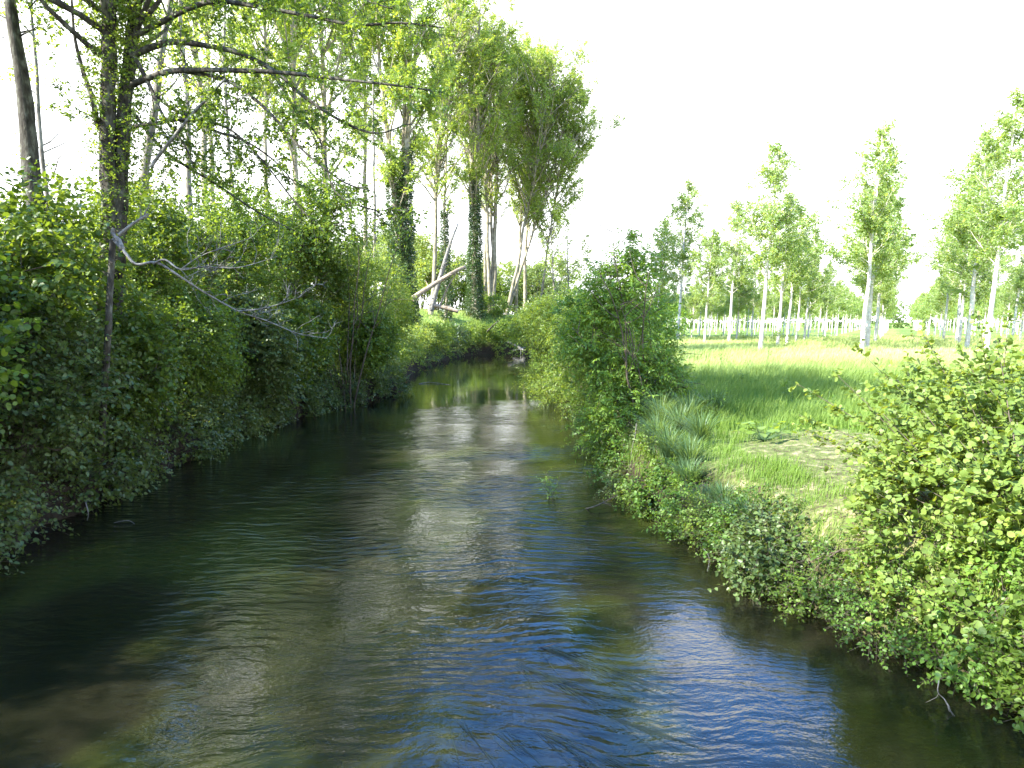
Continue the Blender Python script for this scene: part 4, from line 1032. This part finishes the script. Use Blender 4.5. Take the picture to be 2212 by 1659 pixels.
# wood closing the horizon
g = Geo()
L = []
for x in np.arange(-190, 330, 9.0):
    y = 262 + rp.uniform(-8, 8); L.append(((x, y, 5 + rp.uniform(-1, 1)), (7, 5, rp.uniform(5, 7.5))))
mass(g, None, rp, L, .55, (1, 2), 7, .75, 'diamond', .3, .2, .5, .2, .3, 0)
tag(g.build('far_wood', M['far']), 'hazy green wood closing the horizon behind the plantation', 'wood', kind='stuff')

# ================================================================== in the water
def weed(u, v, L, n, seed, lab, ang=-35):
    r_ = np.random.default_rng(seed); g = Geo(); o3 = onplane(u, v); V = []; fs = []
    for k in range(n):
        p = np.array([r_.normal(0, .05), r_.normal(0, .05), 0]); a = rad(ang + r_.normal(0, 7)); K = 14; ll = L * r_.uniform(.4, 1.1); C = [p]
        for i in range(K - 1):
            a += r_.normal(0, .05); p = p + np.array([math.cos(a), math.sin(a), 0]) * ll / K; C.append(p)
        C = np.array(C); C[:, 2] = .004 + .001 * (k % 5) + .006 * np.sin(np.linspace(0, 9, K) + k) * .5
        t = np.gradient(C, axis=0); s = norm(np.stack([-t[:, 1], t[:, 0], 0 * t[:, 0]], -1)) * (.003 * np.sin(np.linspace(.3, 3.0, K)))[:, None]
        W = np.stack([C - s, C + s], 1).reshape(-1, 3); b = np.arange(K - 1)[:, None] * 2
        g.add(W, [np.concatenate([b, b + 1, b + 3, b + 2], 1)], rnd=np.full(2 * K, r_.random()))
    ob = g.build('water_weed', M['weed']); ob.location = tuple(o3)
    return tag(ob, lab, 'water weed', 'ribbon weeds streaming in the river')
for k, (u, v, L, n, lab, a) in enumerate([
  (1178, 1398, 2.2, 26, 'dark ribbon weed tuft furthest upstream in the blue reflection', -42), (1118, 1432, 1.2, 9, 'small dark weed tuft left of the large upstream one', -45),
  (1172, 1460, 1.6, 18, 'weed streamers just below the large upstream tuft', -40), (1290, 1425, 1.4, 12, 'thin weed strands right of the large upstream tuft', -38),
  (988, 1555, 1.1, 5, 'single long pale weed blade standing out near the bottom edge', -72), (1075, 1580, .9, 9, 'short weed blades right of the long pale blade', -55),
  (1160, 1580, 1.0, 12, 'weed strands at the bottom middle of the view', -45), (1320, 1545, 1.4, 18, 'dark weed bed in the lower part of the blue reflection', -35), (1240, 1640, .8, 10, 'weed tips at the bottom edge, middle', -45),
  (1300, 1635, .8, 12, 'weed tips at the bottom edge, right of the middle ones', -40)]):
    weed(u, v, L, n, 500 + k, lab, a)
sx = onplane(1190, 1075); ws = np.random.default_rng(77); g, g2 = Geo(), Geo()
for k in range(5):
    P = curve(ws, (sx[0] + ws.uniform(-.05, .05), sx[1], -.1), (ws.uniform(-.3, .3), ws.uniform(-.2, .2), 1), .9 * ws.uniform(.5, 1), 6, .12)
    g2.tube(P, np.linspace(.008, .003, len(P)), 4)
    m = 9; ti = ws.uniform(.3, 1, m) * 5.99; kk = ti.astype(int); pp = P[kk] + (P[kk + 1] - P[kk]) * (ti - kk)[:, None]
    sprays(g, g2, ws, pp, ws.standard_normal((m, 3)) + UP * .2, .2, 9, .055, 'narrow', .3, .8, .002)
assemble('water_sapling', sx, 'small ash seedling growing out of the water left of the right bank', 'plant', [('stems', g2, M['twig'], True), ('leaves', g, M['ash'], False)])
def stick(name, pts, r, lab, mat='dead', forks=0, seed=0, cat='stick'):
    g = Geo(); r_ = np.random.default_rng(seed); P = smoothpath(pts, 3); g.tube(P, np.linspace(r, r * .4, len(P)), 5, rough=.05, rng=r_)
    for k in range(forks):
        a, dd = along(P, r_.uniform(.3, .9)); Q = curve(r_, a, norm(dd + perp(r_, dd)), .2, 3, .2); g.tube(Q, np.linspace(r * .5, r * .2, 4), 4)
    return tag(g.build(name, M[mat], smooth=True), lab, cat)
W = lambda u, v, z=.01: onplane(u, v, z)
stick('floating_twig', [W(245, 1130, -.01), W(262, 1126, .03), W(280, 1125, .03), W(291, 1132, .01)], .010, 'thin pale curved twig floating near the left bank')
stick('bent_stick', [W(1150, 1402, -.02), W(1185, 1395, .03), W(1205, 1389, .05), W(1235, 1388, .03)], .008, 'dark bent stick poking out at the upstream weed tuft', 'twig')
stick('snag', [W(1262, 1100, -.03), W(1285, 1094, .10), W(1310, 1082, .18), W(1335, 1070, .3)], .02, 'dark twiggy snag caught at the right bank below the sedges', 'twig', 8, 12)
stick('floating_stick', [W(905, 829, .02), W(925, 826, .05), W(950, 828, .03), W(975, 832, .0)], .03, 'pale stick lying in the water at the left bank end of the near shrubs', 'dead', 3, 13)
stick('hanging_twig', [at(2028, 1470, 7.0), at(2026, 1495, 7.0), at(2040, 1510, 7.0), at(2052, 1528, 7.0)], .006, 'pale forked dead twig hanging from the alder bush to the water', 'dead', 4, 3)
stick('bleached_stick', [at(1375, 915, 15.8), at(1372, 940, 15.8), at(1366, 965, 15.8), at(1362, 990, 15.9)], .012, 'thin bleached stem standing among the sedges below the ash', 'dead')
stick('bare_root', [at(1520, 1185, 11.4), at(1532, 1205, 11.2), at(1528, 1235, 10.9)], .006, 'thin bare root dangling from the right bank to the water', 'dead')
for k, (u, v, D) in enumerate([(185, 1125, 13.0), (360, 1010, 19.0)]):
    stick('hanging_root', [at(u, v - 40, D), at(u + 6, v - 15, D), at(u + 3, v, D)], .012, ['pale root hanging under the left brambles near the mossy tree', 'pale root hanging under the left brambles farther along'][k], 'dead')
